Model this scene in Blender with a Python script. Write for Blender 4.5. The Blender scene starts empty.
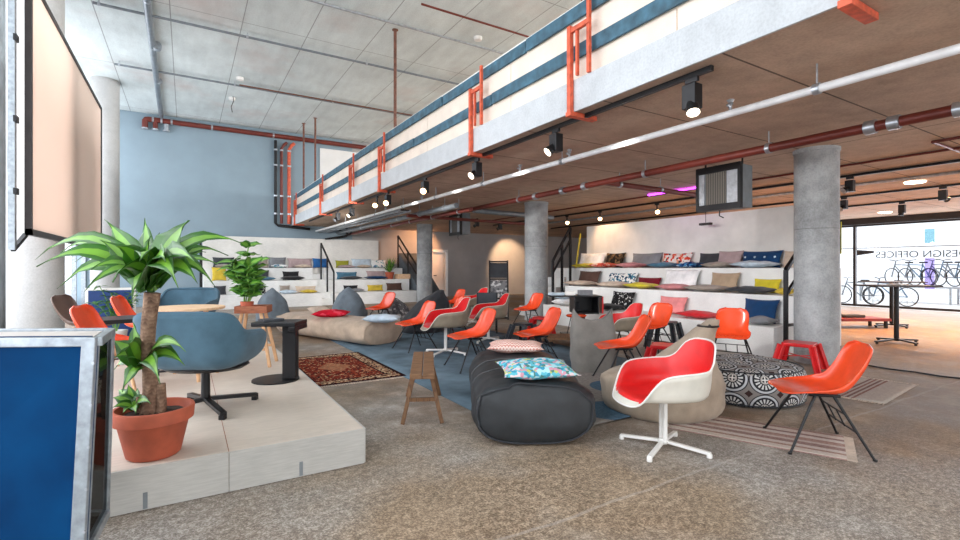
import bpy, bmesh, math, random
from mathutils import Vector, Matrix, noise
random.seed(7)
col = bpy.context.scene.collection
R = math.radians
# ---- camera geometry used to measure the room -------------------------------
FOC, CX, HY, EYE, YAW = 485.0, 480.0, 268.0, 1.35, R(31.2)
CA, SA = math.cos(YAW), math.sin(YAW)
def ray(px, py):
    r = (px-CX)/FOC
    return Vector((r*CA+SA, -r*SA+CA, (HY-py)/FOC))
def at_z(px, py, z=0.0):
    v = ray(px, py); return v*((z-EYE)/v.z)+Vector((0, 0, EYE))
def at_x(px, py, x):
    v = ray(px, py); return v*(x/v.x)+Vector((0, 0, EYE))
def at_y(px, py, y):
    v = ray(px, py); return v*(y/v.y)+Vector((0, 0, EYE))
# ---- mesh builder -----------------------------------------------------------
class MB:
    def __init__(s): s.v = []; s.f = []; s.m = []
    def add(s, vs, fs, mi=0):
        o = len(s.v); s.v += [tuple(p) for p in vs]
        for f in fs: s.f.append([i+o for i in f]); s.m.append(mi)
        return s
    def box(s, c, sz, rot=None, mi=0):
        h = Vector(sz)/2; vs = []
        for x in (-1, 1):
            for y in (-1, 1):
                for z in (-1, 1):
                    p = Vector((x*h.x, y*h.y, z*h.z))
                    if rot is not None: p = rot @ p
                    vs.append(p+Vector(c))
        return s.add(vs, [(0,1,3,2),(4,6,7,5),(0,4,5,1),(2,3,7,6),(0,2,6,4),(1,5,7,3)], mi)
    def span(s, a, b, mi=0):
        a, b = Vector(a), Vector(b)
        return s.box((a+b)/2, [abs(t) for t in (b-a)], None, mi)
    def bar(s, a, b, w, h, up=(0,0,1), mi=0):
        a, b = Vector(a), Vector(b); d = (b-a); L = d.length; d.normalize()
        up = Vector(up)
        if abs(d.dot(up)) > .98: up = Vector((1,0,0))
        y = up.cross(d).normalized(); z = d.cross(y)
        return s.box((a+b)/2, (L, w, h), Matrix((d, y, z)).transposed(), mi)
    def tube(s, pts, r, n=8, closed=False, mi=0, cap=True):
        pts = [Vector(p) for p in pts]; N = len(pts)
        rr = r if isinstance(r, (list, tuple)) else [r]*N
        vs = []; prev = None
        for i, p in enumerate(pts):
            a = pts[(i-1) % N] if (closed or i > 0) else p
            b = pts[(i+1) % N] if (closed or i < N-1) else p
            t = (b-a).normalized()
            if prev is None:
                u = Vector((0,0,1)) if abs(t.z) < .9 else Vector((1,0,0))
                x = u.cross(t).normalized()
            else:
                x = (prev - t*prev.dot(t)).normalized()
            prev = x; y = t.cross(x)
            for k in range(n):
                q = 2*math.pi*k/n
                vs.append(p+(x*math.cos(q)+y*math.sin(q))*rr[i])
        fs = []
        for i in range(N if closed else N-1):
            j = (i+1) % N
            for k in range(n):
                l = (k+1) % n
                fs.append((i*n+k, i*n+l, j*n+l, j*n+k))
        if cap and not closed:
            fs.append(tuple(range(n-1, -1, -1))); fs.append(tuple((N-1)*n+k for k in range(n)))
        return s.add(vs, fs, mi)
    def lathe(s, prof, n=32, c=(0,0,0), fn=None, mi=0, cap0=True, cap1=True):
        vs = []; c = Vector(c)
        for r, z in prof:
            for k in range(n):
                q = 2*math.pi*k/n
                p = Vector((r*math.cos(q), r*math.sin(q), z))
                if fn: p = fn(p, q)
                vs.append(p+c)
        fs = []
        for i in range(len(prof)-1):
            for k in range(n):
                l = (k+1) % n
                fs.append((i*n+k, i*n+l, (i+1)*n+l, (i+1)*n+k))
        if cap0: fs.append(tuple(range(n-1, -1, -1)))
        if cap1: fs.append(tuple((len(prof)-1)*n+k for k in range(n)))
        return s.add(vs, fs, mi)
    def grid(s, fn, nu, nv, mi=0, flip=False, wrap=False):
        vs = [fn(i/nu, j/nv) for i in range(nu+1) for j in range(nv+1)]
        fs = []
        for i in range(nu):
            for j in range(nv):
                a = i*(nv+1)+j
                q = (a, a+nv+1, a+nv+2, a+1)
                fs.append(q[::-1] if flip else q)
        return s.add(vs, fs, mi)
    def prism(s, poly, z0, z1, mi=0):
        n = len(poly)
        vs = [(x, y, z0) for x, y in poly]+[(x, y, z1) for x, y in poly]
        fs = [tuple(range(n-1,-1,-1)), tuple(range(n, 2*n))]
        fs += [(i, (i+1) % n, n+(i+1) % n, n+i) for i in range(n)]
        return s.add(vs, fs, mi)
    def build(s, name, mats, parent=None, smooth=True, bevel=0, solid=0, weld=False, sharp=40, sub=0, tagd=None, loc=None, rotz=0, off=0):
        me = bpy.data.meshes.new(name); me.from_pydata(s.v, [], s.f)
        if not isinstance(mats, (list, tuple)): mats = [mats]
        for m in mats: me.materials.append(m)
        for p, mi in zip(me.polygons, s.m): p.material_index = mi
        bm = bmesh.new(); bm.from_mesh(me)
        if weld: bmesh.ops.remove_doubles(bm, verts=bm.verts, dist=1e-4)
        bmesh.ops.recalc_face_normals(bm, faces=bm.faces)
        bm.to_mesh(me); bm.free()
        if smooth:
            me.shade_smooth(); me.set_sharp_from_angle(angle=R(sharp))
        o = bpy.data.objects.new(name, me); col.objects.link(o)
        if parent: o.parent = parent
        if loc is not None: o.location = loc
        if rotz: o.rotation_euler.z = rotz
        if solid:
            md = o.modifiers.new('thickness', 'SOLIDIFY'); md.thickness = solid; md.offset = off
        if sub:
            md = o.modifiers.new('smooth', 'SUBSURF'); md.levels = sub; md.render_levels = sub
        if bevel:
            md = o.modifiers.new('bevel', 'BEVEL'); md.width = bevel; md.segments = 2; md.limit_method = 'ANGLE'
        return o
def tag(o, label, cat, group=None, kind=None):
    o['label'] = label; o['category'] = cat
    if group: o['group'] = group
    if kind: o['kind'] = kind
    return o
def struct(o, label=None):
    o['kind'] = 'structure'
    if label: o['label'] = label
    return o
def thing(name, label, cat, loc=(0,0,0), rotz=0, group=None):
    o = bpy.data.objects.new(name, None); col.objects.link(o)
    o.empty_display_size = .1
    o.location = loc; o.rotation_euler = (0, 0, rotz)
    return tag(o, label, cat, group)
def copy_tree(src, parent=None):
    c = src.copy(); col.objects.link(c)
    if parent is not None: c.parent = parent
    for ch in list(src.children): copy_tree(ch, c)
    return c
def crom(keys, t):
    """piecewise smooth interpolation of rows (t, a, b, ...)"""
    n = len(keys)
    for i in range(n-1):
        if t <= keys[i+1][0] or i == n-2:
            a, b = keys[i], keys[i+1]
            p = keys[i-1] if i > 0 else a
            q = keys[i+2] if i+2 < n else b
            h = b[0]-a[0]; s = min(max((t-a[0])/h, 0), 1)
            out = []
            for k in range(1, len(a)):
                m0 = (b[k]-p[k])/max(b[0]-p[0], 1e-6)*h
                m1 = (q[k]-a[k])/max(q[0]-a[0], 1e-6)*h
                s2, s3 = s*s, s*s*s
                out.append((2*s3-3*s2+1)*a[k]+(s3-2*s2+s)*m0+(-2*s3+3*s2)*b[k]+(s3-s2)*m1)
            return out
# ---- materials --------------------------------------------------------------
def lin(c):
    out = []
    for x in c[:3]:
        x /= 255.0
        out.append(x/12.92 if x <= .04045 else ((x+.055)/1.055)**2.4)
    return out+[1.0]
class G:
    def __init__(s, name):
        s.m = bpy.data.materials.new(name); s.m.use_nodes = True
        s.t = s.m.node_tree; s.b = s.t.nodes['Principled BSDF']; s.tc = s.t.nodes.new('ShaderNodeTexCoord')
        s.co = s.tc.outputs['Object']
    def n(s, ty, **kw):
        nd = s.t.nodes.new(ty)
        for k, v in kw.items(): setattr(nd, k, v)
        return nd
    def put(s, sock, v):
        if isinstance(v, bpy.types.NodeSocket): s.t.links.new(v, sock)
        else:
            if hasattr(sock.default_value, '__len__') and isinstance(v, (int, float)): v = [v]*len(sock.default_value)
            sock.default_value = v
    def math(s, op, a, b=0.0, c=None):
        nd = s.n('ShaderNodeMath', operation=op); s.put(nd.inputs[0], a); s.put(nd.inputs[1], b)
        if c is not None: s.put(nd.inputs[2], c)
        return nd.outputs[0]
    def map(s, scale=(1,1,1), loc=(0,0,0), rot=(0,0,0)):
        nd = s.n('ShaderNodeMapping'); s.t.links.new(s.co, nd.inputs[0])
        nd.inputs['Scale'].default_value = scale; nd.inputs['Location'].default_value = loc; nd.inputs['Rotation'].default_value = rot
        return nd.outputs[0]
    def noise(s, scale, detail=4, co=None, rough=.55):
        nd = s.n('ShaderNodeTexNoise'); s.put(nd.inputs['Vector'], co or s.co)
        nd.inputs['Scale'].default_value = scale; nd.inputs['Detail'].default_value = detail; nd.inputs['Roughness'].default_value = rough
        return nd.outputs['Fac']
    def voro(s, scale, co=None, out='Distance', feature='F1'):
        nd = s.n('ShaderNodeTexVoronoi', feature=feature); s.put(nd.inputs['Vector'], co or s.co); nd.inputs['Scale'].default_value = scale
        return nd.outputs[out]
    def ramp(s, f, stops, interp='LINEAR'):
        nd = s.n('ShaderNodeValToRGB'); s.put(nd.inputs[0], f); cr = nd.color_ramp; cr.interpolation = interp
        while len(cr.elements) < len(stops): cr.elements.new(.5)
        for e, (p, c) in zip(cr.elements, stops):
            e.position = p; e.color = lin(c) if not isinstance(c, float) else (c, c, c, 1)
        return nd.outputs[0]
    def mix(s, f, a, b, mode='MIX'):
        nd = s.n('ShaderNodeMix', data_type='RGBA', blend_type=mode)
        s.put(nd.inputs[0], f); s.put(nd.inputs[6], lin(a) if isinstance(a, tuple) else a); s.put(nd.inputs[7], lin(b) if isinstance(b, tuple) else b)
        return nd.outputs[2]
    def xyz(s, co=None):
        nd = s.n('ShaderNodeSeparateXYZ'); s.put(nd.inputs[0], co or s.co); return nd.outputs
    def line(s, c, period, width, off=0.0):
        f = s.math('FRACT', s.math('DIVIDE', s.math('ADD', c, off), period))
        return s.math('LESS_THAN', f, width/period)
    def bump(s, h, strength=.3, dist=.02):
        nd = s.n('ShaderNodeBump'); nd.inputs['Strength'].default_value = strength; nd.inputs['Distance'].default_value = dist
        s.put(nd.inputs['Height'], h); s.t.links.new(nd.outputs[0], s.b.inputs['Normal'])
    def fin(s, colr, rough=.6, metal=0.0, spec=.5, **kw):
        s.put(s.b.inputs['Base Color'], lin(colr) if isinstance(colr, tuple) else colr)
        s.put(s.b.inputs['Roughness'], rough); s.put(s.b.inputs['Metallic'], metal)
        s.b.inputs['Specular IOR Level'].default_value = spec
        for k, v in kw.items(): s.put(s.b.inputs[k], v)
        return s.m
def plain(name, c, rough=.6, metal=0.0, var=.10, vs=6.0, bump=0.0, bs=60.0, spec=.5, **kw):
    g = G(name); n = g.noise(vs, 4)
    d = tuple(max(0, x*(1-var)) for x in c); l = tuple(min(255, x*(1+var)) for x in c)
    colr = g.ramp(n, [(.25, d), (.75, l)])
    if bump: g.bump(g.noise(bs, 3), bump, .01)
    return g.fin(colr, rough, metal, spec, **kw)
def fabric(name, c, var=.12, weave=260.0):
    g = G(name)
    a = g.noise(5, 4); b = g.noise(weave, 1)
    d = tuple(x*(1-var) for x in c); l = tuple(min(255, x*(1+var)) for x in c)
    colr = g.mix(.25, g.ramp(a, [(.3, d), (.7, l)]), g.ramp(b, [(.3, d), (.7, l)]))
    g.bump(b, .15, .003)
    return g.fin(colr, .9, 0, .2, **{'Sheen Weight': .15})
def pattern(name, stops, scale=9.0, kind='voro', stretch=(1,1,1)):
    g = G(name); co = g.map(stretch)
    if kind == 'voro': f = g.voro(scale, co, 'Color'); f = g.n('ShaderNodeSeparateColor'); f = None
    if kind == 'voro':
        v = g.voro(scale, co, 'Color'); sc = g.n('ShaderNodeSeparateColor'); g.put(sc.inputs[0], v); f = sc.outputs[0]
    elif kind == 'noise': f = g.noise(scale, 3, co, .7)
    elif kind == 'edge': f = g.voro(scale, co, 'Distance', 'DISTANCE_TO_EDGE')
    elif kind == 'stripe':
        x = g.xyz(co); f = g.math('FRACT', g.math('MULTIPLY', x[0], scale))
    elif kind == 'zig':
        x = g.xyz(co)
        t = g.math('ABSOLUTE', g.math('SUBTRACT', g.math('FRACT', g.math('MULTIPLY', x[0], scale)), .5))
        f = g.math('FRACT', g.math('ADD', g.math('MULTIPLY', x[1], scale), t))
    return g.fin(g.ramp(f, stops, 'CONSTANT'), .9, 0, .2)
def glow(name, c, strength):
    g = G(name); g.fin((20, 20, 20), .5)
    g.b.inputs['Emission Color'].default_value = lin(c); g.b.inputs['Emission Strength'].default_value = strength
    return g.m
def glass(name, tint=(250,252,255), gloss=.06):
    g = G(name); t = g.n('ShaderNodeBsdfTransparent'); t.inputs[0].default_value = lin(tint)
    s = g.n('ShaderNodeBsdfGlossy'); s.inputs['Roughness'].default_value = .02
    mx = g.n('ShaderNodeMixShader'); mx.inputs[0].default_value = gloss
    g.t.links.new(t.outputs[0], mx.inputs[1]); g.t.links.new(s.outputs[0], mx.inputs[2])
    out = [n for n in g.t.nodes if n.type == 'OUTPUT_MATERIAL'][0]
    g.t.links.new(mx.outputs[0], out.inputs['Surface']); g.t.nodes.remove(g.b)
    return g.m
M = {}
def concrete(name, c, seams=None, dark=.75, streak=True, var=.16, rough=.85, stain=None):
    g = G(name); n1 = g.noise(.7, 6); n2 = g.noise(5, 6, g.map((1, .25, 1)) if streak else None); n3 = g.noise(45, 3)
    d = tuple(x*(1-var) for x in c); l = tuple(min(255, x*(1+var)) for x in c)
    colr = g.mix(.4, g.ramp(n1, [(.3, d), (.7, l)]), g.ramp(n2, [(.3, d), (.7, l)]))
    colr = g.mix(.15, colr, g.ramp(n3, [(.35, tuple(x*.7 for x in c)), (.6, l)]))
    if stain is not None:
        colr = g.mix(g.math('MULTIPLY', g.ramp(g.noise(.35, 4, g.map((1,1,1), stain[1])), [(.55, 0.0), (.75, 1.0)]), .5), colr, stain[0])
    if seams:
        x = g.xyz(); mask = None
        for ax, per, w, off in seams:
            k = g.line(x[ax], per, w, off); mask = k if mask is None else g.math('MAXIMUM', mask, k)
        colr = g.mix(mask, colr, g.mix(1.0, colr, tuple([int(255*dark)]*3), 'MULTIPLY'))
    g.bump(n3, .12, .01)
    return g.fin(colr, rough, 0, .3)
M['ceil'] = concrete('board_marked_concrete', (210,219,218), [(0,1.35,.02,.3),(1,4.1,.02,.5)], .74, var=.10, stain=((190,160,150),(3,1,0)))
M['soffit'] = concrete('soffit_concrete', (184,160,140), [(1,1.28,.02,.28),(0,2.6,.02,.2)], .55, streak=False)
M['fascia'] = concrete('pale_cast_concrete', (196,200,202), None, streak=False, var=.09)
M['column'] = concrete('column_concrete', (150,153,154), [(2,2.5,.01,.6)], .8, streak=False, var=.3, rough=.6, stain=((196,200,202),(2,2,.4)))
M['column_pale'] = concrete('painted_column_concrete', (186,186,184), None, streak=False, var=.06, rough=.6)
def floor_mat():
    g = G('ground_concrete'); 
    big = g.noise(.55, 5); mid = g.noise(3.2, 6, None, .65); fine = g.noise(75, 6, None, .85); speck = g.noise(24, 5, None, .75)
    c = g.ramp(big, [(.38, (134,132,128)), (.5, (136,124,112)), (.6, (142,114,88))])
    c = g.mix(.55, c, g.ramp(mid, [(.32, (82,76,68)), (.5, (140,133,124)), (.68, (204,198,190))]))
    x = g.xyz()
    # ground away aggregate shows near the camera, the worn screed further in
    pos = g.math('ADD', g.math('MULTIPLY', x[0], .52), g.math('MULTIPLY', x[1], .86))
    pos = g.math('ADD', pos, g.math('MULTIPLY', big, 3.0))
    agg = g.ramp(g.math('DIVIDE', pos, 12), [(.36, 1.0), (.52, .25)])
    f = g.math('ADD', g.math('MULTIPLY', fine, .65), g.math('MULTIPLY', speck, .35))
    sp = g.ramp(f, [(.39, (48,44,41)), (.49, (140,134,127)), (.58, (238,234,227))])
    c = g.mix(g.math('MULTIPLY', agg, .6), c, sp)
    c = g.mix(1.0, c, g.ramp(g.noise(.42, 4, g.map((1,1,1), (3.2,1.4,0))), [(.42, (255,255,255)), (.6, (246,224,198))]), 'MULTIPLY')
    crack = g.math('LESS_THAN', g.math('ABSOLUTE', g.math('SUBTRACT', g.math('ADD', x[1], g.math('MULTIPLY', g.noise(2.0, 3), .1)), 2.05)), .012)
    crack2 = g.math('LESS_THAN', g.math('ABSOLUTE', g.math('SUBTRACT', g.math('ADD', x[0], g.math('MULTIPLY', g.noise(2.0, 3), .1)), 1.62)), .012)
    c = g.mix(g.math('MULTIPLY', crack, .22), c, (205,200,195))
    g.bump(f, .35, .01)
    return g.fin(c, g.ramp(mid, [(.3, .45), (.7, .75)]), 0, .35)
M['floor'] = floor_mat()
M['blue_wall'] = plain('blue_grey_wall_paint', (138,157,168), .75, var=.03, vs=1.2)
M['grey_wall'] = plain('grey_wall_paint', (168,166,164), .8, var=.05, vs=1.5)
M['white_wall'] = plain('white_paint', (236,236,234), .7, var=.03, vs=2)
def planks(name, c, per=.11, axis=2, rough=.55):
    g = G(name); x = g.xyz()
    n = g.noise(4, 5, g.map((.6, .6, .6))); gr = g.noise(9, 5, g.map((1, 14, 14)))
    d = tuple(v*.90 for v in c); l = tuple(min(255, v*1.06) for v in c)
    colr = g.mix(.5, g.ramp(n, [(.3, d), (.7, l)]), g.ramp(gr, [(.3, d), (.7, l)]))
    return g.fin(colr, rough, 0, .35)
M['ply'] = planks('whitewashed_plywood', (206,194,180))
M['ply_front'] = planks('grey_washed_plywood', (186,184,178))
M['tribune'] = planks('white_stained_board', (228,229,227))
M['tribune_back'] = planks('white_plank_backing', (228,226,220))
M['parapet'] = planks('pale_plywood_infill', (236,222,206))
M['blue_board'] = plain('weathered_blue_board', (56,90,106), .65, var=.3, vs=7)
def wood(name, c, c2, sc=(1,12,12)):
    g = G(name); n = g.noise(6, 6, g.map(sc), .6)
    colr = g.ramp(n, [(.25, c2), (.5, c), (.8, tuple(min(255, v*1.15) for v in c))])
    g.bump(n, .15, .004)
    return g.fin(colr, .6, 0, .3)
M['oldwood'] = wood('worn_brown_wood', (126,94,68), (74,52,38), (12,1.5,12))
M['oldwood_leg'] = wood('worn_brown_wood_upright', (118,86,60), (68,46,34), (12,12,1.5))
M['lightwood'] = wood('light_ash_wood', (206,164,124), (176,130,92), (12,12,1.5))
M['palewood'] = wood('pale_plywood_top', (220,186,150), (196,156,120), (2,12,12))
M['tray'] = wood('reddish_tray_wood', (150,92,66), (110,62,44), (2,12,12))
M['red_steel'] = plain('red_oxide_steel', (206,92,62), .55, .1, var=.18, vs=14)
M['red_pipe'] = plain('red_oxide_pipe_paint', (108,44,34), .45, .1, var=.12, vs=5)
M['rust'] = plain('rust_brown_pipe', (112,74,60), .6, .2, var=.2, vs=12)
M['galv'] = plain('galvanised_steel', (176,182,188), .35, .75, var=.12, vs=14)
M['galv_pipe'] = plain('white_grey_pipe_paint', (232,234,234), .4, .0, var=.06, vs=6)
M['grey_pipe'] = plain('grey_pipe', (128,136,142), .45, .4, var=.1, vs=6)
M['black_metal'] = plain('black_powder_coat', (22,22,24), .4, .3, var=.15)
M['dark_frame'] = plain('dark_bronze_frame', (52,46,44), .45, .3)
M['alu'] = plain('brushed_aluminium', (150,158,164), .4, .5, var=.15, vs=22, bump=.05)
M['white_metal'] = plain('white_lacquered_metal', (235,233,228), .35, .1, var=.02)
def screen_mat():
    g = G('translucent_projection_cloth'); out = [n for n in g.t.nodes if n.type == 'OUTPUT_MATERIAL'][0]
    d = g.n('ShaderNodeBsdfDiffuse'); tr = g.n('ShaderNodeBsdfTranslucent'); mx = g.n('ShaderNodeMixShader')
    d.inputs[0].default_value = lin((250,240,230)); tr.inputs[0].default_value = lin((240,222,210)); mx.inputs[0].default_value = .5
    g.t.links.new(d.outputs[0], mx.inputs[1]); g.t.links.new(tr.outputs[0], mx.inputs[2]); g.t.links.new(mx.outputs[0], out.inputs['Surface'])
    g.t.nodes.remove(g.b); return g.m
M['screen'] = screen_mat()
M['curtain'] = plain('grey_blue_curtain', (176,186,192), .9, var=.12, vs=3)
M['orange'] = plain('orange_fibreglass_shell', (236,80,40), .2, var=.06, vs=9, spec=.6)
M['red_shell'] = plain('red_orange_shell', (226,56,34), .3, var=.06, vs=9, spec=.6)
M['red_pad'] = plain('red_vinyl_pad', (216,30,30), .35, var=.07, vs=6, spec=.5)
M['red_felt'] = fabric('red_seat_fabric', (196,26,30))
M['cream_shell'] = plain('cream_fibreglass', (214,210,198), .35, var=.04, vs=9)
M['taupe_shell'] = plain('greige_fibreglass', (142,130,112), .4, var=.08, vs=9)
M['red_stool'] = plain('red_lacquered_steel', (206,34,38), .3, .1, var=.06)
M['dark_stool'] = plain('dark_lacquered_steel', (56,60,66), .35, .3, var=.1)
M['blue_fab'] = fabric('steel_blue_upholstery', (72,100,116))
M['black_bag'] = plain('black_nylon', (36,39,42), .55, var=.2, vs=8, bump=.1, bs=25)
M['dark_bag'] = fabric('charcoal_bag_cloth', (50,52,56))
M['beige_bag'] = fabric('beige_canvas', (184,164,144))
M['sand_bag'] = fabric('sand_canvas', (162,146,128))
M['grey_bag'] = fabric('grey_canvas', (122,118,112))
M['slate_bag'] = fabric('slate_blue_canvas', (116,128,138))
M['terracotta'] = plain('terracotta', (178,88,62), .75, var=.1, vs=9, bump=.05)
M['soil'] = plain('dark_soil', (52,42,36), .95, var=.5, vs=40, bump=.8, bs=40)
M['leaf'] = plain('dark_green_leaf', (44,92,22), .4, var=.22, vs=8)
M['leaf2'] = plain('lime_leaf_stripe', (104,152,46), .4, var=.15, vs=8)
M['leaf_dark'] = plain('glossy_green_leaf', (60,110,38), .32, var=.3, vs=10)
M['leaf_mid'] = plain('fresh_green_leaf', (110,154,62), .4, var=.2, vs=10)
def bark():
    g = G('tan_bark'); x = g.xyz(); n = g.noise(26, 4, g.map((1, 1, .5)))
    rings = g.math('SINE', g.math('ADD', g.math('MULTIPLY', x[2], 260), g.math('MULTIPLY', n, 22)))
    h = g.math('ADD', g.math('MULTIPLY', rings, .05), n)
    c = g.ramp(h, [(.25, (84,64,52)), (.5, (128,102,84)), (.75, (166,138,116))])
    g.bump(h, .5, .01); return g.fin(c, .85, 0, .2)
M['bark'] = bark()
def blue_panel():
    g = G('scuffed_blue_paint'); n = g.noise(2.5, 5); w = g.noise(14, 6, g.map((1,1,.3)), .7)
    c = g.ramp(n, [(.3, (0,44,84)), (.6, (0,58,102)), (.8, (2,74,120))])
    c = g.mix(g.ramp(w, [(.68, 0.0), (.8, .7)]), c, (60,112,150))
    return g.fin(c, .8, 0, .08)
M['blue_panel'] = blue_panel()
M['blue_board_plain'] = plain('deep_blue_board', (18,58,120), .6, var=.1)
M['glass'] = glass('window_glass')
M['dark_glass'] = glass('smoky_side_glass', (170,172,172), .12)
M['film_lilac'] = glass('lilac_window_film', (226,214,250), .03)
M['film_teal'] = glass('teal_window_film', (198,226,232), .03)
M['letter'] = plain('dark_grey_lettering', (66,70,76), .6)
M['heater'] = plain('grey_heater_sheet', (126,132,136), .5, .4, var=.1)
def grille():
    g = G('heater_grille'); x = g.xyz(); k = g.line(x[0], .028, .012)
    return g.fin(g.mix(k, (58,56,52), (124,118,110)), .5, .5)
M['grille'] = grille()
M['bulb'] = glow('warm_lamp_face', (255,206,150), 14)
M['bulb_white'] = glow('white_lamp_face', (255,238,214), 5)
M['purple_led'] = glow('purple_led', (190,60,230), 8)
# rugs
def rug_persian():
    g = G('persian_rug_pile'); x = g.xyz()
    ax = g.math('ABSOLUTE', x[0]); ay = g.math('ABSOLUTE', x[1])
    dx = g.math('SUBTRACT', .62, ax); dy = g.math('SUBTRACT', .98, ay); e = g.math('MINIMUM', dx, dy)
    v = g.voro(46, None, 'Color'); sc = g.n('ShaderNodeSeparateColor'); g.put(sc.inputs[0], v)
    field = g.ramp(sc.outputs[0], [(0, (120,40,28)), (.35, (88,26,22)), (.6, (150,70,44)), (.78, (34,24,26)), (.9, (196,160,120))], 'CONSTANT')
    bord = g.ramp(sc.outputs[1], [(0, (40,26,26)), (.3, (178,146,112)), (.55, (120,52,36)), (.75, (206,178,146))], 'CONSTANT')
    d = g.math('ADD', g.math('ABSOLUTE', g.math('MULTIPLY', x[0], 1.5)), ay)
    med = g.math('LESS_THAN', d, .34)
    c = g.mix(g.math('MULTIPLY', med, .45), field, (186,140,104))
    c = g.mix(g.math('LESS_THAN', e, .19), c, bord)
    c = g.mix(g.math('LESS_THAN', g.math('ABSOLUTE', g.math('SUBTRACT', e, .19)), .012), c, (40,22,24))
    c = g.mix(g.math('LESS_THAN', e, .035), c, (52,24,26))
    g.bump(g.noise(180, 2), .4, .01)
    return g.fin(c, .95, 0, .1)
M['persian'] = rug_persian()
def rug_kilim(name, stops, per):
    g = G(name); x = g.xyz(); f = g.math('FRACT', g.math('ADD', g.math('DIVIDE', x[1], per), .5))
    c = g.ramp(f, stops, 'CONSTANT'); c = g.mix(.25, c, g.ramp(g.noise(60, 3), [(.3, (120,110,104)), (.7, (220,210,200))]))
    g.bump(g.noise(160, 2), .3, .006); return g.fin(c, .95, 0, .1)
M['kilim'] = rug_kilim('striped_flatweave', [(0,(196,182,170)),(.14,(146,108,98)),(.2,(198,186,176)),(.3,(132,96,92)),(.42,(188,172,162)),(.5,(150,112,102)),(.62,(200,190,180)),(.72,(126,90,88)),(.8,(196,180,168)),(.92,(144,106,98))], .58)
M['kilim2'] = rug_kilim('banded_flatweave', [(0,(176,166,158)),(.22,(120,60,52)),(.26,(176,166,158)),(.3,(96,44,42)),(.34,(176,166,158)),(.38,(120,60,52)),(.42,(176,166,158)),(.46,(96,44,42)),(.50,(182,172,162))], .62)
M['blue_rug'] = plain('overdyed_blue_rug_pile', (98,116,128), .95, var=.22, vs=2.2, bump=.3, bs=140, spec=.1)
def rug_dots():
    g = G('grey_rug_with_blue_ovals'); x = g.xyz(g.map((1,1,1), (.321,.602,0), (0,0,-.704)))
    fx = g.math('SUBTRACT', g.math('FRACT', g.math('DIVIDE', x[0], .96)), .5); fy = g.math('SUBTRACT', g.math('FRACT', g.math('DIVIDE', x[1], .96)), .5)
    v = g.math('LESS_THAN', g.math('ADD', g.math('MULTIPLY', fx, fx), g.math('MULTIPLY', fy, fy)), .1)
    n = g.ramp(g.noise(40, 4), [(.3, (118,112,108)), (.7, (146,140,134))])
    n2 = g.ramp(g.noise(40, 4), [(.3, (62,84,102)), (.7, (84,108,126))])
    return g.fin(g.mix(v, n, n2), .95, 0, .1)
M['dot_rug'] = rug_dots()
def pouf_mat():
    g = G('black_white_medallion_print'); x = g.xyz()
    ang = g.math('MULTIPLY', g.math('ARCTAN2', x[1], x[0]), .52)
    nrm = g.n('ShaderNodeNewGeometry'); nz = g.xyz(nrm.outputs['Normal'])[2]
    top = g.math('GREATER_THAN', nz, .72)
    inv = g.math('SUBTRACT', 1.0, top)
    U = g.math('ADD', g.math('MULTIPLY', top, x[0]), g.math('MULTIPLY', inv, ang))
    V = g.math('ADD', g.math('MULTIPLY', top, x[1]), g.math('MULTIPLY', inv, x[2]))
    P = .27
    u = g.math('SUBTRACT', g.math('FRACT', g.math('DIVIDE', U, P)), .5)
    v = g.math('SUBTRACT', g.math('FRACT', g.math('ADD', g.math('DIVIDE', V, P), .45)), .5)
    r = g.math('SQRT', g.math('ADD', g.math('MULTIPLY', u, u), g.math('MULTIPLY', v, v)))
    th = g.math('ARCTAN2', v, u)
    spokes = g.math('GREATER_THAN', g.math('SINE', g.math('MULTIPLY', th, 16)), -.1)
    ring1 = g.math('MULTIPLY', g.math('GREATER_THAN', r, .18), g.math('LESS_THAN', r, .33))
    c = g.mix(1.0, (44,44,48), (44,44,48))
    c = g.mix(g.math('MULTIPLY', ring1, spokes), c, (206,206,204))
    edge = g.math('LESS_THAN', g.math('ABSOLUTE', g.math('SUBTRACT', r, .43)), .035)
    c = g.mix(edge, c, (190,192,196))
    out = g.math('GREATER_THAN', r, .5); c = g.mix(out, c, (132,126,122))
    r2 = g.math('LESS_THAN', g.math('ABSOLUTE', g.math('SUBTRACT', r, .12)), .025); c = g.mix(r2, c, (176,170,164))
    cross = g.math('LESS_THAN', g.math('MINIMUM', g.math('ABSOLUTE', u), g.math('ABSOLUTE', v)), .02)
    c = g.mix(g.math('MULTIPLY', cross, g.math('LESS_THAN', r, .1)), c, (220,216,210))
    cor = g.math('GREATER_THAN', r, .62); c = g.mix(cor, c, (58,40,38))
    return g.fin(c, .85, 0, .2)
M['pouf'] = pouf_mat()
# cushions
FC = dict(white=(228,230,232), ltblue=(188,204,216), yellow=(206,190,52), grey=(122,124,128), charcoal=(58,60,64), black=(34,34,36),
  mauve=(168,148,148), navy=(22,58,98), taupe=(150,140,130), beige=(196,178,160), pink=(222,136,136), rose=(196,128,130), red=(206,40,48),
  maroon=(112,18,34), blue=(40,92,150), teal=(72,112,134), mustard=(196,170,60), brown=(84,62,54), tan=(172,150,126), olive=(150,150,50))
for k, c in FC.items(): M['c_'+k] = fabric(k+'_cushion_cloth', c)
M['c_geo'] = pattern('blue_white_geometric_print', [(0,(40,70,96)),(.3,(226,226,222)),(.55,(80,130,150)),(.75,(230,228,222))], 26, 'voro')
M['c_floral'] = pattern('red_white_floral_print', [(0,(226,214,206)),(.38,(212,70,50)),(.55,(230,222,216)),(.72,(70,60,66)),(.85,(222,150,120))], 19, 'voro')
M['c_coral'] = pattern('coral_print', [(0,(210,90,70)),(.4,(226,150,130)),(.6,(170,60,56)),(.8,(232,200,186))], 14, 'voro')
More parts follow.
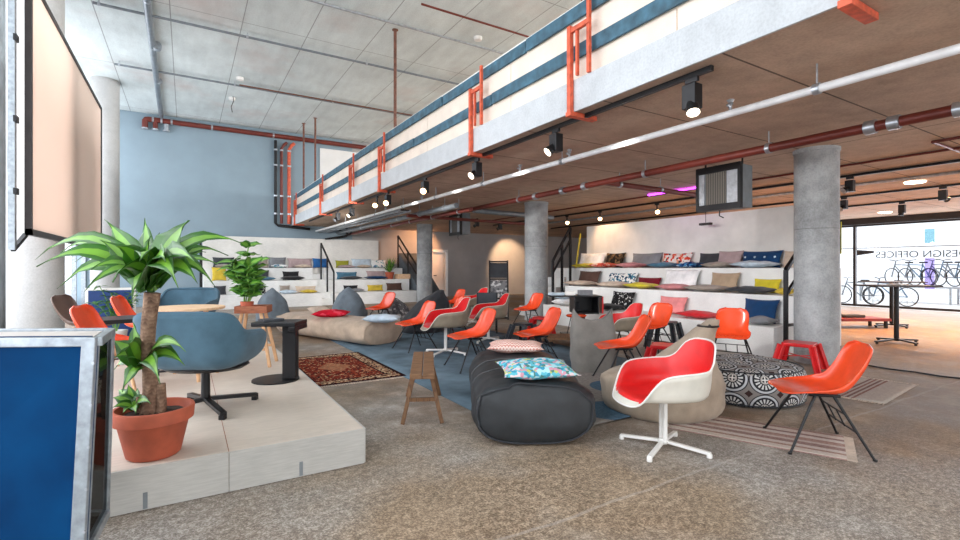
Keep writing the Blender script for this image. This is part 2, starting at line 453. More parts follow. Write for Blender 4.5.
M['c_darkprint'] = pattern('dark_olive_print', [(0,(40,36,30)),(.4,(84,66,44)),(.6,(32,30,28)),(.8,(120,96,70))], 14, 'voro')
M['c_blueprint'] = pattern('blue_ikat_print', [(0,(20,50,92)),(.35,(70,130,180)),(.6,(24,60,110)),(.82,(180,200,214))], 18, 'voro')
M['c_bw'] = pattern('black_white_print', [(0,(26,26,28)),(.5,(44,44,46)),(.66,(190,190,188)),(.78,(30,30,32))], 36, 'voro')
M['c_whiteprint'] = pattern('white_teal_print', [(0,(222,224,222)),(.45,(120,170,176)),(.6,(226,226,224)),(.85,(90,120,150))], 14, 'voro')
M['c_aqua'] = pattern('aqua_leaf_print', [(0,(96,188,204)),(.25,(170,216,222)),(.42,(60,150,180)),(.56,(190,196,110)),(.66,(206,150,166)),(.78,(226,206,206)),(.9,(80,130,120))], 34, 'voro')
M['c_pinkzig'] = pattern('pink_zigzag_weave', [(0,(206,140,128)),(.5,(232,210,198))], 30, 'zig')
M['c_redprint'] = pattern('red_pink_print', [(0,(206,24,48)),(.6,(226,70,90)),(.8,(188,16,40))], 14, 'voro')
M['c_greyprint'] = pattern('grey_white_print', [(0,(120,120,122)),(.45,(190,190,190)),(.7,(90,90,94))], 18, 'voro')
# ============================ THE SETTING =====================================
CEIL, SOF, DECK = 6.75, 3.05, 3.385
XL, XR, YB, YF = -2.9, 20.0, 20.5, -6.0
EX = 3.61                                            # face of the mezzanine slab
struct(MB().span((XL, YF, -.3), (XR, YB, 0)).build('floor', M['floor'], smooth=False))
struct(MB().span((XL, YF, CEIL), (XR, YB, CEIL+.3)).build('ceiling', M['ceil'], smooth=False))
sl = MB(); sl.span((EX+.01, YF, SOF), (XR, YB, DECK)); struct(sl.build('ceiling_mezzanine', M['soffit'], smooth=False))
struct(MB().span((EX-.01, YF, SOF-.004), (EX+.012, YB, DECK+.004)).build('trim_1', M['fascia'], smooth=False))
struct(MB().span((XL-.3, YB, -.3), (6.05, YB+.3, CEIL)).build('wall_back', M['blue_wall'], smooth=False))
x0, x1 = at_y(431.5, 250, YB).x, at_y(446.5, 250, YB).x
gw = MB().span((6.05, YB, 0), (x0, YB+.3, CEIL)).span((x1, YB, 0), (XR, YB+.3, CEIL)).span((x0, YB, 2.15), (x1, YB+.3, CEIL))
struct(gw.build('wall_back_right', M['grey_wall'], smooth=False))
dr = struct(MB().span((x0, YB+.16, 0), (x1, YB+.2, 2.15)).build('door_1', M['white_wall'], smooth=False))
fr = MB()
for x in (x0, x1): fr.span((x-.06, YB-.03, 0), (x+.06, YB+.16, 2.15))
fr.span((x0-.06, YB-.03, 2.09), (x1+.06, YB+.16, 2.21)); fr.build('door_frame', M['white_metal'], dr, smooth=False)
hd = MB().box((x0+.25, YB+.13, 1.0), (.14, .03, .03)); hd.build('door_handle', M['black_metal'], dr, smooth=False)
# left facade: tall glazing between mullions
def glazing_y(name, X, ya, yb, z0, z1, ys, trans, mw=.07, frame=None, side=1):
    g = MB()
    for y in ys: g.span((X-.06, y-mw/2, z0), (X+.06, y+mw/2, z1))
    for z in trans: g.span((X-.05, ya, z-mw/2), (X+.05, yb, z+mw/2))
    o = struct(g.build(name, frame, smooth=False))
    p = MB().add([(X, ya, z0), (X, yb, z0), (X, yb, z1), (X, ya, z1)], [(0,1,2,3)])
    p.build('pane', M['glass'], o, smooth=False)
    return o
glazing_y('window_1', XL, YF, YB, 0, CEIL, [YF+.04]+[y for y in (-3.5,-1,1.5,4,6.5,9,11.5,14,16.5,18.9)]+[YB-.04], [.05, 2.95, CEIL-.06], .1, M['alu'])
struct(MB().span((XL-.05, 9.2, 2.95), (XL+.12, YB, 3.3)).build('trim_2', M['alu'], smooth=False))
# rear facade behind the viewer is glazed too
def glazing_x(name, Y, xa, xb, z0, z1, xs, trans, mw, frame):
    g = MB()
    for x in xs: g.span((x-mw/2, Y-.06, z0), (x+mw/2, Y+.06, z1))
    for z in trans: g.span((xa, Y-.05, z-mw/2), (xb, Y+.05, z+mw/2))
    o = struct(g.build(name, frame, smooth=False))
    MB().add([(xa, Y, z0), (xb, Y, z0), (xb, Y, z1), (xa, Y, z1)], [(0,1,2,3)]).build('pane', M['glass'], o, smooth=False)
glazing_x('window_2', YF, XL, XR, 0, CEIL, [XL+.1, 0, 3, 6, 9, 12, 15, 18, XR-.1], [.05, 3.2, CEIL-.06], .1, M['alu'])
# right facade with shop lettering
ym1, ym2 = at_x(855, 268, XR).y, at_x(838, 268, XR).y
glazing_y('window_3', XR, YF, 9.5, .02, 2.86, [YF+.05, -3, 0, 2.6, ym1, 9.45], [.06, 2.82], .075, M['dark_frame'])
struct(MB().span((XR-.03, YF, 2.02), (XR+.03, 9.4, 2.05)).build('trim_4', M['galv'], smooth=False))
struct(MB().span((XR-.25, YF, 2.84), (XR+.05, 9.5, SOF)).build('trim_3', M['dark_frame'], smooth=False))
glazing_y('added_clerestory', XR, YF, YB, DECK, CEIL, [YF+.05, -2, 2, 6, 10, 14, 18, YB-.05], [DECK+.05, CEIL-.05], .1, M['dark_frame'])  # unseen upper glazing, added to bring more light to ceiling and screen
struct(MB().span((XR, 9.5, 0), (XR+.3, YB, DECK-.01)).build('wall_right', M['grey_wall'], smooth=False))
struct(MB().span((XR+.06, -25, -.3), (60, 40, -.02)).build('outside_pavement', plain('pale_paving', (232,232,232), .8, var=.05), smooth=False))
struct(MB().span((-40, -25, -.3), (XL-.06, 40, -.02)).build('outside_pavement', plain('pale_street', (190,192,194), .8, var=.05), smooth=False))
struct(MB().span((34, -25, -.02), (35, 40, 7)).build('wall_across_street', plain('white_house_wall', (236,240,244), .8, var=.03), smooth=False))
# painted rectangle high on the back wall above the mezzanine
pa, pb = at_y(320, 148, YB-.02), at_y(357, 176, YB-.02)
struct(MB().span((pa.x, YB-.03, 4.3), (pb.x+.9, YB, pa.z)).build('window_4', M['white_wall'], smooth=False))
# columns
for i, (x, y, z, r, m) in enumerate([(7.75,3.46,SOF,.275,'column'), (7.8,10.05,SOF,.30,'column'), (7.95,17.3,SOF,.30,'column'), (-2.0,10.05,CEIL,.34,'column_pale'), (-2.0,17.55,CEIL,.34,'column_pale')]):
    prof = [(r, 0), (r, z-.06), (r+.012, z-.05), (r+.012, z)]
    o = MB().lathe(prof, 40).build('concrete_column', M[m], loc=(x, y, 0)); struct(o)
# curtain by the left facade
cu = MB(); cu.grid(lambda u, v: Vector((-2.6+.05*math.sin(u*60), 10.45+u*2.2, .02+v*6.6)), 60, 4)
tag(cu.build('window_curtain', M['curtain'], solid=.01), 'grey blue curtain hanging by the left facade at the picture edge', 'curtain')
# ---- mezzanine edge: plywood infill, blue boards, red steel clamps -----------
PX = EX+.09
par = thing('parapet_infill', 'pale plywood infill closing the mezzanine railing', 'parapet', (PX, 0, DECK))
ys = [-3.0, .2, 2.75, 5.3, 7.9, 10.6, 13.4, 16.2, 20.2]
for a, b in zip(ys[:-1], ys[1:]): MB().span((-.01, a+.006, .035), (.012, b-.006, .845)).build('infill_panel', M['parapet'], par, smooth=False)
MB().span((-.03, -3, .84), (.03, 20.2, .86)).build('top_strip', M['white_metal'], par, smooth=False)
ord_ = ['nearest the camera', 'second from the camera', 'third from the camera', 'farthest from the camera']
def board(z, cuts, what):
    for i, (a, b) in enumerate(zip(cuts[:-1], cuts[1:])):
        o = MB().box((0, (b-a)/2, 0), (.03, b-a-.03, .15)).build('guard_board', M['blue_board'], smooth=False, bevel=.004, loc=(EX+.045+(.012 if i % 2 else 0), a, z))
        o['label'] = f'weathered blue {what} board of the mezzanine railing, length {ord_[i]}'; o['category'] = 'railing board'; o['group'] = f'blue {what} boards of the mezzanine railing'
yat = lambda px: at_x(px, 100, EX).y
board(DECK+.755, [-3, yat(523), yat(440), yat(357), 20.2], 'top rail')
board(DECK+.325, [-3, yat(489), yat(412), yat(370), 20.2], 'middle rail')
nm = ['cut off by the top edge above the column', 'nearest the camera with its full height in view', 'second full one from the camera', 'third full one from the camera', 'fourth full one from the camera', 'fifth full one from the camera', 'at the far end by the blue wall']
for i, y in enumerate([1.42, 4.0, 6.15, 10.1, 12.3, 15.5, 19.7]):
    t = thing('railing_clamp', f'red steel railing clamp {nm[i]}', 'clamp', (EX, y, SOF), 0, 'red steel clamps along the mezzanine edge')
    MB().span((-.07, -.026, -.05), (-.015, .026, .92)).build('outer_post', M['red_steel'], t, smooth=False, bevel=.004)
    MB().span((-.075, -.04, -.055), (.32, .04, -.006)).build('foot', M['red_steel'], t, smooth=False, bevel=.004)
    MB().span((-.05, -.295, .335), (-.012, -.255, 1.17)).build('inner_post', M['red_steel'], t, smooth=False, bevel=.003)
    MB().span((-.06, -.30, .84), (-.02, .0, .89)).span((-.05, -.12, .36), (-.02, -.09, .84)).build('cross_arm', M['red_steel'], t, smooth=False)
# brown posts of the deck above
for i, (x, y, z0, lb) in enumerate([(4.05, 10.4, DECK, 'brown ceiling post in the middle above the mezzanine'), (3.97, 18.0, DECK, 'right one of two thin brown posts near the blue wall'), (3.75, 18.9, DECK, 'left one of two thin brown posts near the blue wall'), (4.05, 4.3, DECK, 'brown post behind the infill near the top edge')]):
    o = MB().tube([(0,0,0), (0,0,CEIL-DECK-.012)], .035, 10).lathe([(.07, CEIL-DECK-.012), (.07, CEIL-DECK)], 12).build('ceiling_post', M['rust'], loc=(x, y, z0)); tag(o, lb, 'post', 'brown ceiling posts')
# ---- pipes -------------------------------------------------------------------
def pipe(name, pts, r, m, label, cat='pipe', hang=None, top=None, ringm='galv', n=12, group=None):
    p0 = Vector(pts[0]); t = thing(name, label, cat, p0, 0, group)
    loc = [Vector(p)-p0 for p in pts]
    MB().tube(loc, r, n).build('pipe_run', M[m], t)
    if hang:
        for q in hang:
            v = Vector(q)-p0
            h = MB(); h.tube([v+Vector((0,0,r)), Vector((v.x, v.y, top-p0.z))], .008, 6)
            ax = (loc[-1]-loc[0]).normalized()
            h.tube([v-ax*.025, v+ax*.025], r+.012, 12)
            h.build('pipe_hanger', M[ringm], t)
    return t
zp = 2.84
w = pipe('sprinkler_pipe', [(4.49, -3, zp), (4.49, 20.2, zp)], .035, 'galv_pipe', 'long pale sprinkler pipe under the mezzanine soffit', 'pipe', [(4.49, y, zp) for y in (2.0, 5.2, 7.3, 9.2, 11.0, 13.0, 16.0)], SOF)
for y in (2.75, 5.05, 6.2, 9.9, 12.2):
    s = MB().tube([(0, y+3, .03), (0, y+3, .10)], .016, 8).lathe([(.028,.09),(.02,.105),(.035,.13),(.012,.14)], 10, (0, y+3, 0)); s.tube([(.0, y+3, .06), (-.05, y+3, .075)], .014, 8); s.build('sprinkler_head', M['galv'], w)
rp = pipe('water_pipe', [(6.2, -3, zp), (6.2, 10.8, zp)], .055, 'red_pipe', 'thick red pipe under the soffit passing above the big column', 'pipe', [(6.2, y, zp) for y in (.9, 3.3, 5.2, 8.6)], SOF)
for y in (1.55, 2.05, 2.25, 6.55, 7.15, 8.0): MB().tube([(0, y+3-.05, 0), (0, y+3+.05, 0)], .072, 14).build('pipe_coupling', M['galv'], rp)
pipe('water_pipe', [(6.2, 6.1, zp), (8.9, 6.1, zp-.02)], .05, 'red_pipe', 'short red branch pipe running towards the hanging heater', 'pipe', [(6.6, 6.1, zp), (7.7, 6.1, zp)], SOF)
pipe('water_pipe', [(6.35, 10.8, zp), (9.3, 11.2, zp)], .07, 'grey_pipe', 'dark grey pipe crossing behind the middle column', 'pipe')
pipe('water_pipe', [(5.0, 12.0, zp-.1), (9.6, 12.4, zp-.1)], .045, 'red_pipe', 'red pipe crossing above the far heater', 'pipe')
pipe('water_pipe', [(5.36, 9.9, 2.8), (5.36, 20.2, 2.8)], .065, 'grey_pipe', 'thick grey pipe running to the back wall under the soffit', 'pipe', [(5.36, y, 2.8) for y in (10.5, 12, 13.5, 15, 17)], SOF)
pipe('water_pipe', [(5.75, 9.9, 2.74), (5.75, 20.2, 2.74)], .055, 'red_pipe', 'red pipe beside the thick grey pipe near the back wall', 'pipe', [(5.75, y, 2.74) for y in (10.5, 12, 13.5, 15, 17)], SOF)
pipe('conduit', [(9.25, -2, 3.03), (9.25, 15, 3.03)], .018, 'red_pipe', 'thin red conduit on the soffit right of the big column', 'conduit')
pipe('conduit', [(11.5, -2, 3.018), (11.5, 15, 3.018)], .03, 'galv', 'pale conduit between the right light tracks', 'conduit')
pipe('conduit', [(8.5, 1.2, 3.028), (8.5, 2.4, 3.028), (11.8, 2.4, 3.028)], .02, 'red_pipe', 'thin red bent pipe at the right edge of the soffit', 'conduit')
# cable ladder at the far end
ct = thing('cable_ladder', 'pale cable ladder hung beside the sprinkler pipe at the far end', 'cable tray', (4.75, 11.5, 2.78))
MB().span((-.16, 0, 0), (-.13, 8.7, .06)).span((.13, 0, 0), (.16, 8.7, .06)).build('side_rail', M['galv'], ct, smooth=False)
rg = MB()
for k in range(28): rg.span((-.13, .15+k*.31, .01), (.13, .18+k*.31, .03))
rg.build('rungs', M['galv'], ct, smooth=False)
hg = MB()
for y in (1, 3.5, 6): hg.span((-.15, y, .06), (-.14, y+.01, .265)).span((.14, y, .06), (.15, y+.01, .265))
hg.build('hangers', M['galv'], ct, smooth=False)
cb = MB()
for k in range(5): cb.tube([(-.1+k*.05, j*.5, .045+.008*math.sin(j*2+k)) for j in range(18)], .015, 6)
cb.build('cables', M['dark_frame'], ct)
tag(MB().tube([(5.2+.5*math.sin(t*1.5), 19.9-.1*t, 2.95-.45*math.sin(math.pi*t/6)) for t in [k*.5 for k in range(13)]], .03, 8).build('loose_cable', M['black_metal']), 'dark sagging cable near the warm back wall', 'cable')
# upper ceiling pipes
zc = CEIL-.1
pz = pipe('ceiling_pipe', [(-.55, -2, zc), (-.75, 20.3, zc)], .07, 'grey_pipe', 'thick grey pipe on the upper ceiling running to the blue wall', 'pipe', [(-.66, y, zc) for y in (11.6, 14, 16.5)], CEIL)
MB().tube([(-.05, 15.85, 0), (-.05, 16.0, 0)], .1, 12).build('pipe_coupling', M['galv'], pz)
def yz(px, py): return at_z(px, py, zc).y
for py0, m, lb, r in [(26.5, 'grey_pipe', 'nearer of two long grey cross pipes on the upper ceiling', .028), (79, 'grey_pipe', 'farther of two long grey cross pipes on the upper ceiling', .026)]:
    y = yz(200, py0)
    pipe('ceiling_pipe', [(-1.6, y, zc), (9, y, zc)], r, m, lb, 'pipe', [(x, y, zc) for x in (-1.5, 1.2, 4.0)], CEIL)
y = yz(320, 99); pipe('ceiling_pipe', [(at_z(241, 79, zc).x, y, zc), (8, y, zc)], .02, 'rust', 'thin brown cross pipe between the grey ceiling pipes', 'pipe')
y = yz(400, 25); pipe('ceiling_pipe', [(-1.2, y, zc), (12, y, zc)], .025, 'galv', 'pale cross pipe on the ceiling nearest the camera', 'pipe')
y = yz(480, 22); pipe('ceiling_pipe', [(at_z(425, 0, zc).x, y, zc), (11, y, zc)], .022, 'red_pipe', 'thin red cross pipe at the top of the ceiling', 'pipe')
for px, py, lb in [(240, 79, 'round detector at the end of the brown ceiling pipe'), (478, 39, 'round detector on the ceiling near the rail'), (232, 99, 'small ceiling detector with dangling wire')]:
    p = at_z(px, py, CEIL-.04); o = MB().lathe([(.02, -.05), (.09, -.03), (.1, .04)], 16).build('smoke_detector', M['white_metal'], loc=p); tag(o, lb, 'detector', 'ceiling detectors')
p = at_z(233, 99, CEIL-.09)
tag(MB().tube([(0, 0, .09), (.02, 0, -.05), (-.05, .02, -.25), (-.02, 0, -.42)], .012, 6).build('hanging_wire', M['dark_frame'], loc=p), 'dark wire dangling from the small ceiling detector', 'wire')
# red pipe under the ceiling along the blue wall with its drops
yw = YB-.13
za = at_y(145, 112, yw); zb = at_y(357, 146, yw); zz = 6.52
pp = thing('wall_pipe', 'thick red pipe along the top of the blue wall with elbows', 'pipe', (za.x, yw, zz))
L = zb.x+1.5-za.x
MB().tube([(0, 0, -.32), (0, 0, -.06), (.04, 0, -.01), (.1, 0, 0), (L, 0, 0)], .09, 12).build('pipe_run', M['red_pipe'], pp)
e = MB()
for dx in (.30,): e.tube([(dx, 0, 0), (dx, 0, -.32)], .075, 12)
e.build('pipe_drop', M['red_pipe'], pp)
MB().tube([(.62, 0, -.1), (.62, 0, -.34)], .075, 12).build('pipe_drop', M['galv'], pp)
for dx in (.0, .3, .62): MB().tube([(dx, 0, -.36), (dx, 0, -.31)], .105, 12).build('pipe_coupling', M['galv'], pp)
for dx in (.2, .45, .75, 2.0, 4.1): MB().tube([(dx, 0, 0), (dx+.06, 0, 0)], .105, 12).build('pipe_coupling', M['galv'], pp)
for px, m, r, lb in [(275.5, 'black_metal', .055, 'black vertical pipe on the blue wall'), (281.5, 'red_pipe', .055, 'dark red vertical pipe on the blue wall, middle of three'), (289, 'red_steel', .065, 'orange red vertical pipe on the blue wall, right of three')]:
    q = at_y(px, 200, YB-.1)
    t = thing('riser_pipe', lb, 'pipe', (q.x, YB-.1, 3.05), 0, 'vertical pipes on the blue wall')
    if m == 'black_metal': MB().tube([(0,0,3.3), (0,0,.06), (.1,0,-.03), (1.3,0,-.12)], r, 10).build('pipe_run', M[m], t)
    else: MB().tube([(0.2,.0,3.27), (.1,0,3.17), (0,0,3.0), (0,0,0.05)], r, 10).build('pipe_run', M[m], t)
    for z in (.4, 1.1, 2.3, 2.9): MB().tube([(0,0,z), (0,0,z+.06)], r+.02, 10).build('pipe_clip', M['galv'], t)
# ---- light tracks and spots --------------------------------------------------
TR = {}
for x, y0, y1, lb in [(3.76, 2.46, 18.0, 'long black light track under the slab edge'), (10.3, -2, 16, 'black light track above the right tribune'), (13.2, -2, 16, 'black light track over the bar tables'), (15.4, -2, 14, 'black light track nearest the shop window')]:
    o = MB().span((-.02, 0, 0), (.02, y1-y0, .045)).build('light_track', M['black_metal'], loc=(x, y0, SOF-.05), smooth=False); tag(o, lb, 'light track', 'black light tracks')
def spot(x, y, kind, aim, lit, label):
    """track spotlight: adapter box, hinge and barrel aimed along `aim`"""
    t = thing('track_spotlight', label, 'spotlight', (x, y, SOF-.05), 0, 'track spotlights')
    MB().box((0, 0, -.02), (.03, .12, .04)).build('track_adapter', M['black_metal'], t, smooth=False)
    if kind == 'box':
        MB().box((0, 0, -.165), (.11, .13, .21)).build('driver_box', M['black_metal'], t, smooth=False, bevel=.006)
        o0 = Vector((0, 0, -.19))
    else:
        MB().tube([(0,0,-.03), (0,0,-.13)], .02, 8).build('stem', M['black_metal'], t); o0 = Vector((0, 0, -.16))
    a = Vector(aim).normalized()
    b0 = o0+a*.02; b1 = o0+a*.14
    br = MB().tube([b0, b1], [.045, .06], 16).build('barrel', M['black_metal'], t)
    MB().tube([b1-a*.004, b1+a*.004], .054, 16).build('lamp_face', M['bulb'] if lit == 2 else M['bulb_white'] if lit else M['galv'], br)
    return t
for px, py, kind, aim, lit, lb in [
  (692, 98, 'box', (-.3,-.3,-.9), 1, 'black box spotlight nearest the camera on the edge track'),
  (556, 147, 'box', (-.7,.2,-.6), 1, 'black spotlight second from the camera on the edge track'),
  (477, 170, 'box', (-.7,-.1,-.5), 1, 'black spotlight third from the camera on the edge track'),
  (425, 186, 'box', (-.5,-.6,-.4), 2, 'glowing spotlight on the edge track, right of the lit row'),
  (388, 198, 'box', (-.5,-.6,-.4), 2, 'glowing spotlight on the edge track, middle of the lit row'),
  (377, 203, 'stem', (-.5,-.6,-.4), 2, 'glowing spotlight on the edge track, left of the lit row'),
  (352, 208, 'box', (-.6,-.2,-.5), 1, 'small far spotlight on the edge track beyond the lit row'),
  (338, 214, 'box', (-.6,-.2,-.5), 0, 'farthest spotlight on the edge track')]:
    spot(3.76, at_x(px, py, 3.76).y, kind, aim, lit, lb)
for px, X, aim, lit, lb in [(657, 10.3, (-.6,-.6,-.5), 2, 'glowing lamp above the tribune wall beside the purple light'), (600, 10.3, (-.6,-.6,-.5), 2, 'glowing lamp above the left end of the tribune wall'), (567, 10.3, (-.5,-.7,-.5), 2, 'glowing lamp above the black stair railing'),
  (850, 10.3, (-.7,.4,-.4), 0, 'black unlit spotlight just right of the big column'), (914, 9.9, (0,0,-1), 0, ''), (844, 13.2, (-.7,.2,-.5), 0, 'black spotlight low beside the big column'), (943, 13.2, (.8,-.2,-.4), 0, 'black spotlight at the right edge over the bar table'), (902, 15.4, (0,.2,-1), 0, 'small black spotlight near the shop window')]:
    if lb: spot(X, at_x(px, 190, X).y, 'box' if lit == 0 else 'stem', aim, lit, lb)
for px, py, lb in [(477, 226, 'small dark spotlight near the back wall, left'), (500, 229, 'small dark spotlight near the back wall, right')]:
    p = at_z(px, py, 2.75); spot(p.x, p.y, 'box', (-.2,.9,-.4), 0, lb)
o = MB().span((-.02, 0, 0), (.02, 1.3, .03)).build('led_strip', M['purple_led'], loc=(9.05, 6.2, 3.0), smooth=False); tag(o, 'purple glowing light strip on the soffit left of the heater', 'light strip')
for px, py, lb in [(915, 183, 'flat white ceiling lamp right of the big column'), (885, 213, 'flat white ceiling lamp above the shop window')]:
    p = at_z(px, py, 3.02); o = MB().lathe([(.16, .0), (.17, .03)], 20).build('ceiling_lamp', M['bulb_white'], loc=(p.x, p.y, 3.02)); tag(o, lb, 'ceiling lamp', 'flat ceiling lamps')
# heaters
def heater(loc, label):
    t = thing('hanging_heater', label, 'heater', loc, R(-90), 'hanging fan heaters')
    MB().span((-.33, -.01, 0), (.33, .3, .62)).build('casing', M['heater'], t, smooth=False, bevel=.008)
    f = MB()
    f.span((-.35, -.05, -.02), (.35, .02, .07)).span((-.35, -.05, .54), (.35, .02, .64)).span((-.35, -.05, .07), (-.31, .02, .54)).span((.31, -.05, .07), (.35, .02, .54))
    f.build('frame', M['black_metal'], t, smooth=False)
    MB().span((-.2, -.03, .07), (.12, -.012, .54)).build('grille', M['grille'], t, smooth=False)
    MB().span((-.31, -.03, .07), (-.22, -.012, .54)).build('left_vane', M['galv'], t, smooth=False)
    MB().span((.14, -.03, .07), (.31, -.012, .54)).build('right_vane', M['galv'], t, smooth=False)
    MB().span((-.3, .1, .62), (-.28, .12, SOF-loc[2])).span((.28, .1, .62), (.3, .12, SOF-loc[2])).build('bracket', M['black_metal'], t, smooth=False)
    MB().tube([(-.05,.1,0), (-.06,.1,-.09), (.02,.08,-.13)], .008, 6).build('cable', M['black_metal'], t)
heater((6.78, 4.33, 2.23), 'grey fan heater hanging left of the big column')
heater((6.8, 12.6, 2.33), 'small far grey fan heater hanging left of the middle column')
c = at_x(712, 226, 9.62); t = thing('wall_camera', 'small dark device hanging in front of the tribune wall', 'device', (9.4, c.y, 2.25))
MB().tube([(0,0,.8), (0,0,.06)], .006, 6).build('cord', M['dark_frame'], t); MB().box((0,0,.03), (.1,.26,.05)).build('housing', M['dark_frame'], t, smooth=False, bevel=.01)
# ---- lettering, films and bicycles at the shop window ------------------------
def letters(txt, pa, pb, x, name, label):
    cu = bpy.data.curves.new(name, 'FONT'); cu.body = txt; cu.extrude = .003
    o = bpy.data.objects.new(name, cu); col.objects.link(o)
    bpy.context.view_layer.update()
    me = bpy.data.meshes.new_from_object(o.evaluated_get(bpy.context.evaluated_depsgraph_get()))
    bpy.data.objects.remove(o)
    xs = [v.co.x for v in me.vertices]; zs = [v.co.y for v in me.vertices]
    sx = (pb.y-pa.y)/(max(xs)-min(xs)); sz = (pa.z-pb.z)/(max(zs)-min(zs))
    for v in me.vertices:
        v.co = Vector((-v.co.z, (v.co.x-min(xs))*sx, (v.co.y-min(zs))*sz))
    me.materials.clear(); me.materials.append(M['letter'])
    t = thing(name, label, 'lettering', (x, pa.y, pb.z))
    bm = bmesh.new(); bm.from_mesh(me); bmesh.ops.remove_doubles(bm, verts=bm.verts, dist=1e-6); bm.verts.ensure_lookup_table()
    seen = set()
    for v0 in bm.verts:                      # one mesh per letter
        if v0.index in seen: continue
        st, comp = [v0], []
        seen.add(v0.index)
        while st:
            v = st.pop(); comp.append(v)
            for e in v.link_edges:
                w_ = e.other_vert(v)
                if w_.index not in seen: seen.add(w_.index); st.append(w_)
        ix = {v.index: k for k, v in enumerate(comp)}; b = MB()
        fs = {f for v in comp for f in v.link_faces}
        b.add([v.co for v in comp], [[ix[v.index] for v in f.verts] for f in fs]).build('letter', M['letter'], t, smooth=False)
    bm.free()
    return t
XW = XR-.02
pS, pD = at_x(875.5, 250, XW), at_x(919, 258, XW)
a = at_x(968, 250.5, XW); b = at_x(876, 257.6, XW)
letters('DESIGN OFFICES', Vector((XW, a.y, at_x(900, 251, XW).z)), Vector((XW, b.y, at_x(900, 257.6, XW).z)), XW-.004, 'window_lettering', 'dark DESIGN OFFICES lettering on the shop window, mirrored from inside')
fa, fb = at_x(925, 226, XW), at_x(935, 290, XW)
zt = at_x(930, 243, XW).z; zs_ = at_x(930, 262, XW).z
for z0, z1, m, lb in [(at_x(930, 289, XW).z, at_x(930, 258, XW).z, 'film_lilac', 'lilac film strip on the shop window'), (zt, at_x(930, 229, XW).z, 'film_teal', 'teal film patch high on the shop window')]:
    o = MB().span((-.002, fb.y, z0), (.002, fa.y, z1)).build('window_film', M[m], loc=(XW-.03, 0, 0), smooth=False); tag(o, lb, 'window film')
q0, q1 = at_x(857, 252, XW), at_x(874, 255, XW)
tag(MB().add([(0, q0.y, at_x(857,250,XW).z), (0, q1.y, at_x(874,251,XW).z), (0, q1.y, at_x(874,253,XW).z), (0, q0.y, at_x(857,255.5,XW).z)], [(0,1,2,3)]).build('window_film', M['letter'], loc=(XW-.01, 0, 0), solid=.004, smooth=False), 'grey wedge sign on the shop window left of the lettering', 'window film')
def bicycle(loc, rz, label, colr):
    t = thing('bicycle', label, 'bicycle', loc, rz, 'bicycles parked outside the shop window')
    for x in (-.52, .52):
        wl = MB(); wl.tube([(x+.33*math.cos(k*math.pi/12), 0, .34+.33*math.sin(k*math.pi/12)) for k in range(24)], .02, 6, True)
        for k in range(8): wl.tube([(x, 0, .34), (x+.32*math.cos(k*math.pi/4), 0, .34+.32*math.sin(k*math.pi/4))], .005, 4)
        wl.build('wheel', M['black_metal'], t)
    f = MB()
    for a, b in [((-.52,0,.34),(-.12,0,.32)), ((-.12,0,.32),(-.25,0,.86)), ((-.25,0,.8),(.36,0,.82)), ((-.12,0,.32),(.36,0,.76)), ((-.52,0,.34),(-.25,0,.8)), ((.52,0,.34),(.33,0,.95))]: f.tube([a, b], .022, 6)
    f.build('frame', colr, t)
    MB().tube([(.33,-.28,1.02), (.36,-.1,1.0), (.33,0,.97), (.36,.1,1.0), (.33,.28,1.02)], .016, 6).build('handlebar', M['black_metal'], t)
    MB().box((-.27,0,.9), (.26,.13,.06)).build('saddle', M['black_metal'], t, bevel=.02)
bc = [plain('bike_frame_grey', (110,118,126), .4), plain('bike_frame_blue', (90,122,150), .4)]
for i, (px, X, z, lb) in enumerate([(857, 22.0, 0, 'bicycle leftmost outside the shop window'), (890, 22.0, 0, 'bicycle outside behind the bar table top')]):
    y = at_x(px, 285, X).y; bicycle((X, y, -.02), R(82), lb, bc[i % 2])
rk = thing('bicycle_rack', 'raised rack for parked bicycles outside the shop window', 'bicycle rack', (24.6, at_x(930, 270, 24.6).y, -.02))
MB().span((-.5, -3.6, .6), (.5, 2.2, .66)).build('deck', M['galv'], rk, smooth=False)
lg_ = MB()
for y in (-3.5, -.7, 2.1): lg_.span((-.45, y-.03, 0), (-.39, y+.03, .6)).span((.39, y-.03, 0), (.45, y+.03, .6))
lg_.build('legs', M['galv'], rk, smooth=False)
for i, (px, lb) in enumerate([(903, 'bicycle on the outdoor rack, leftmost'), (917, 'bicycle on the outdoor rack, second from left'), (941, 'bicycle on the outdoor rack right of the lilac film'), (952, 'bicycle on the outdoor rack at the right edge')]):
    bicycle((24.6, at_x(px, 270, 24.6).y, .665), R(60), lb, bc[i % 2])
o = tag(MB().span((0, -.045, 0), (.008, .045, .45)).build('warning_sign', plain('yellow_label', (226,214,40), .5), loc=(7.75+.282*(CA*.92-SA*.39), 3.46+.282*(-SA*.92-CA*.39), 1.55), rotz=math.atan2(-SA*.92-CA*.39, CA*.92-SA*.39), smooth=False), 'narrow yellow label on the right side of the big column', 'label')
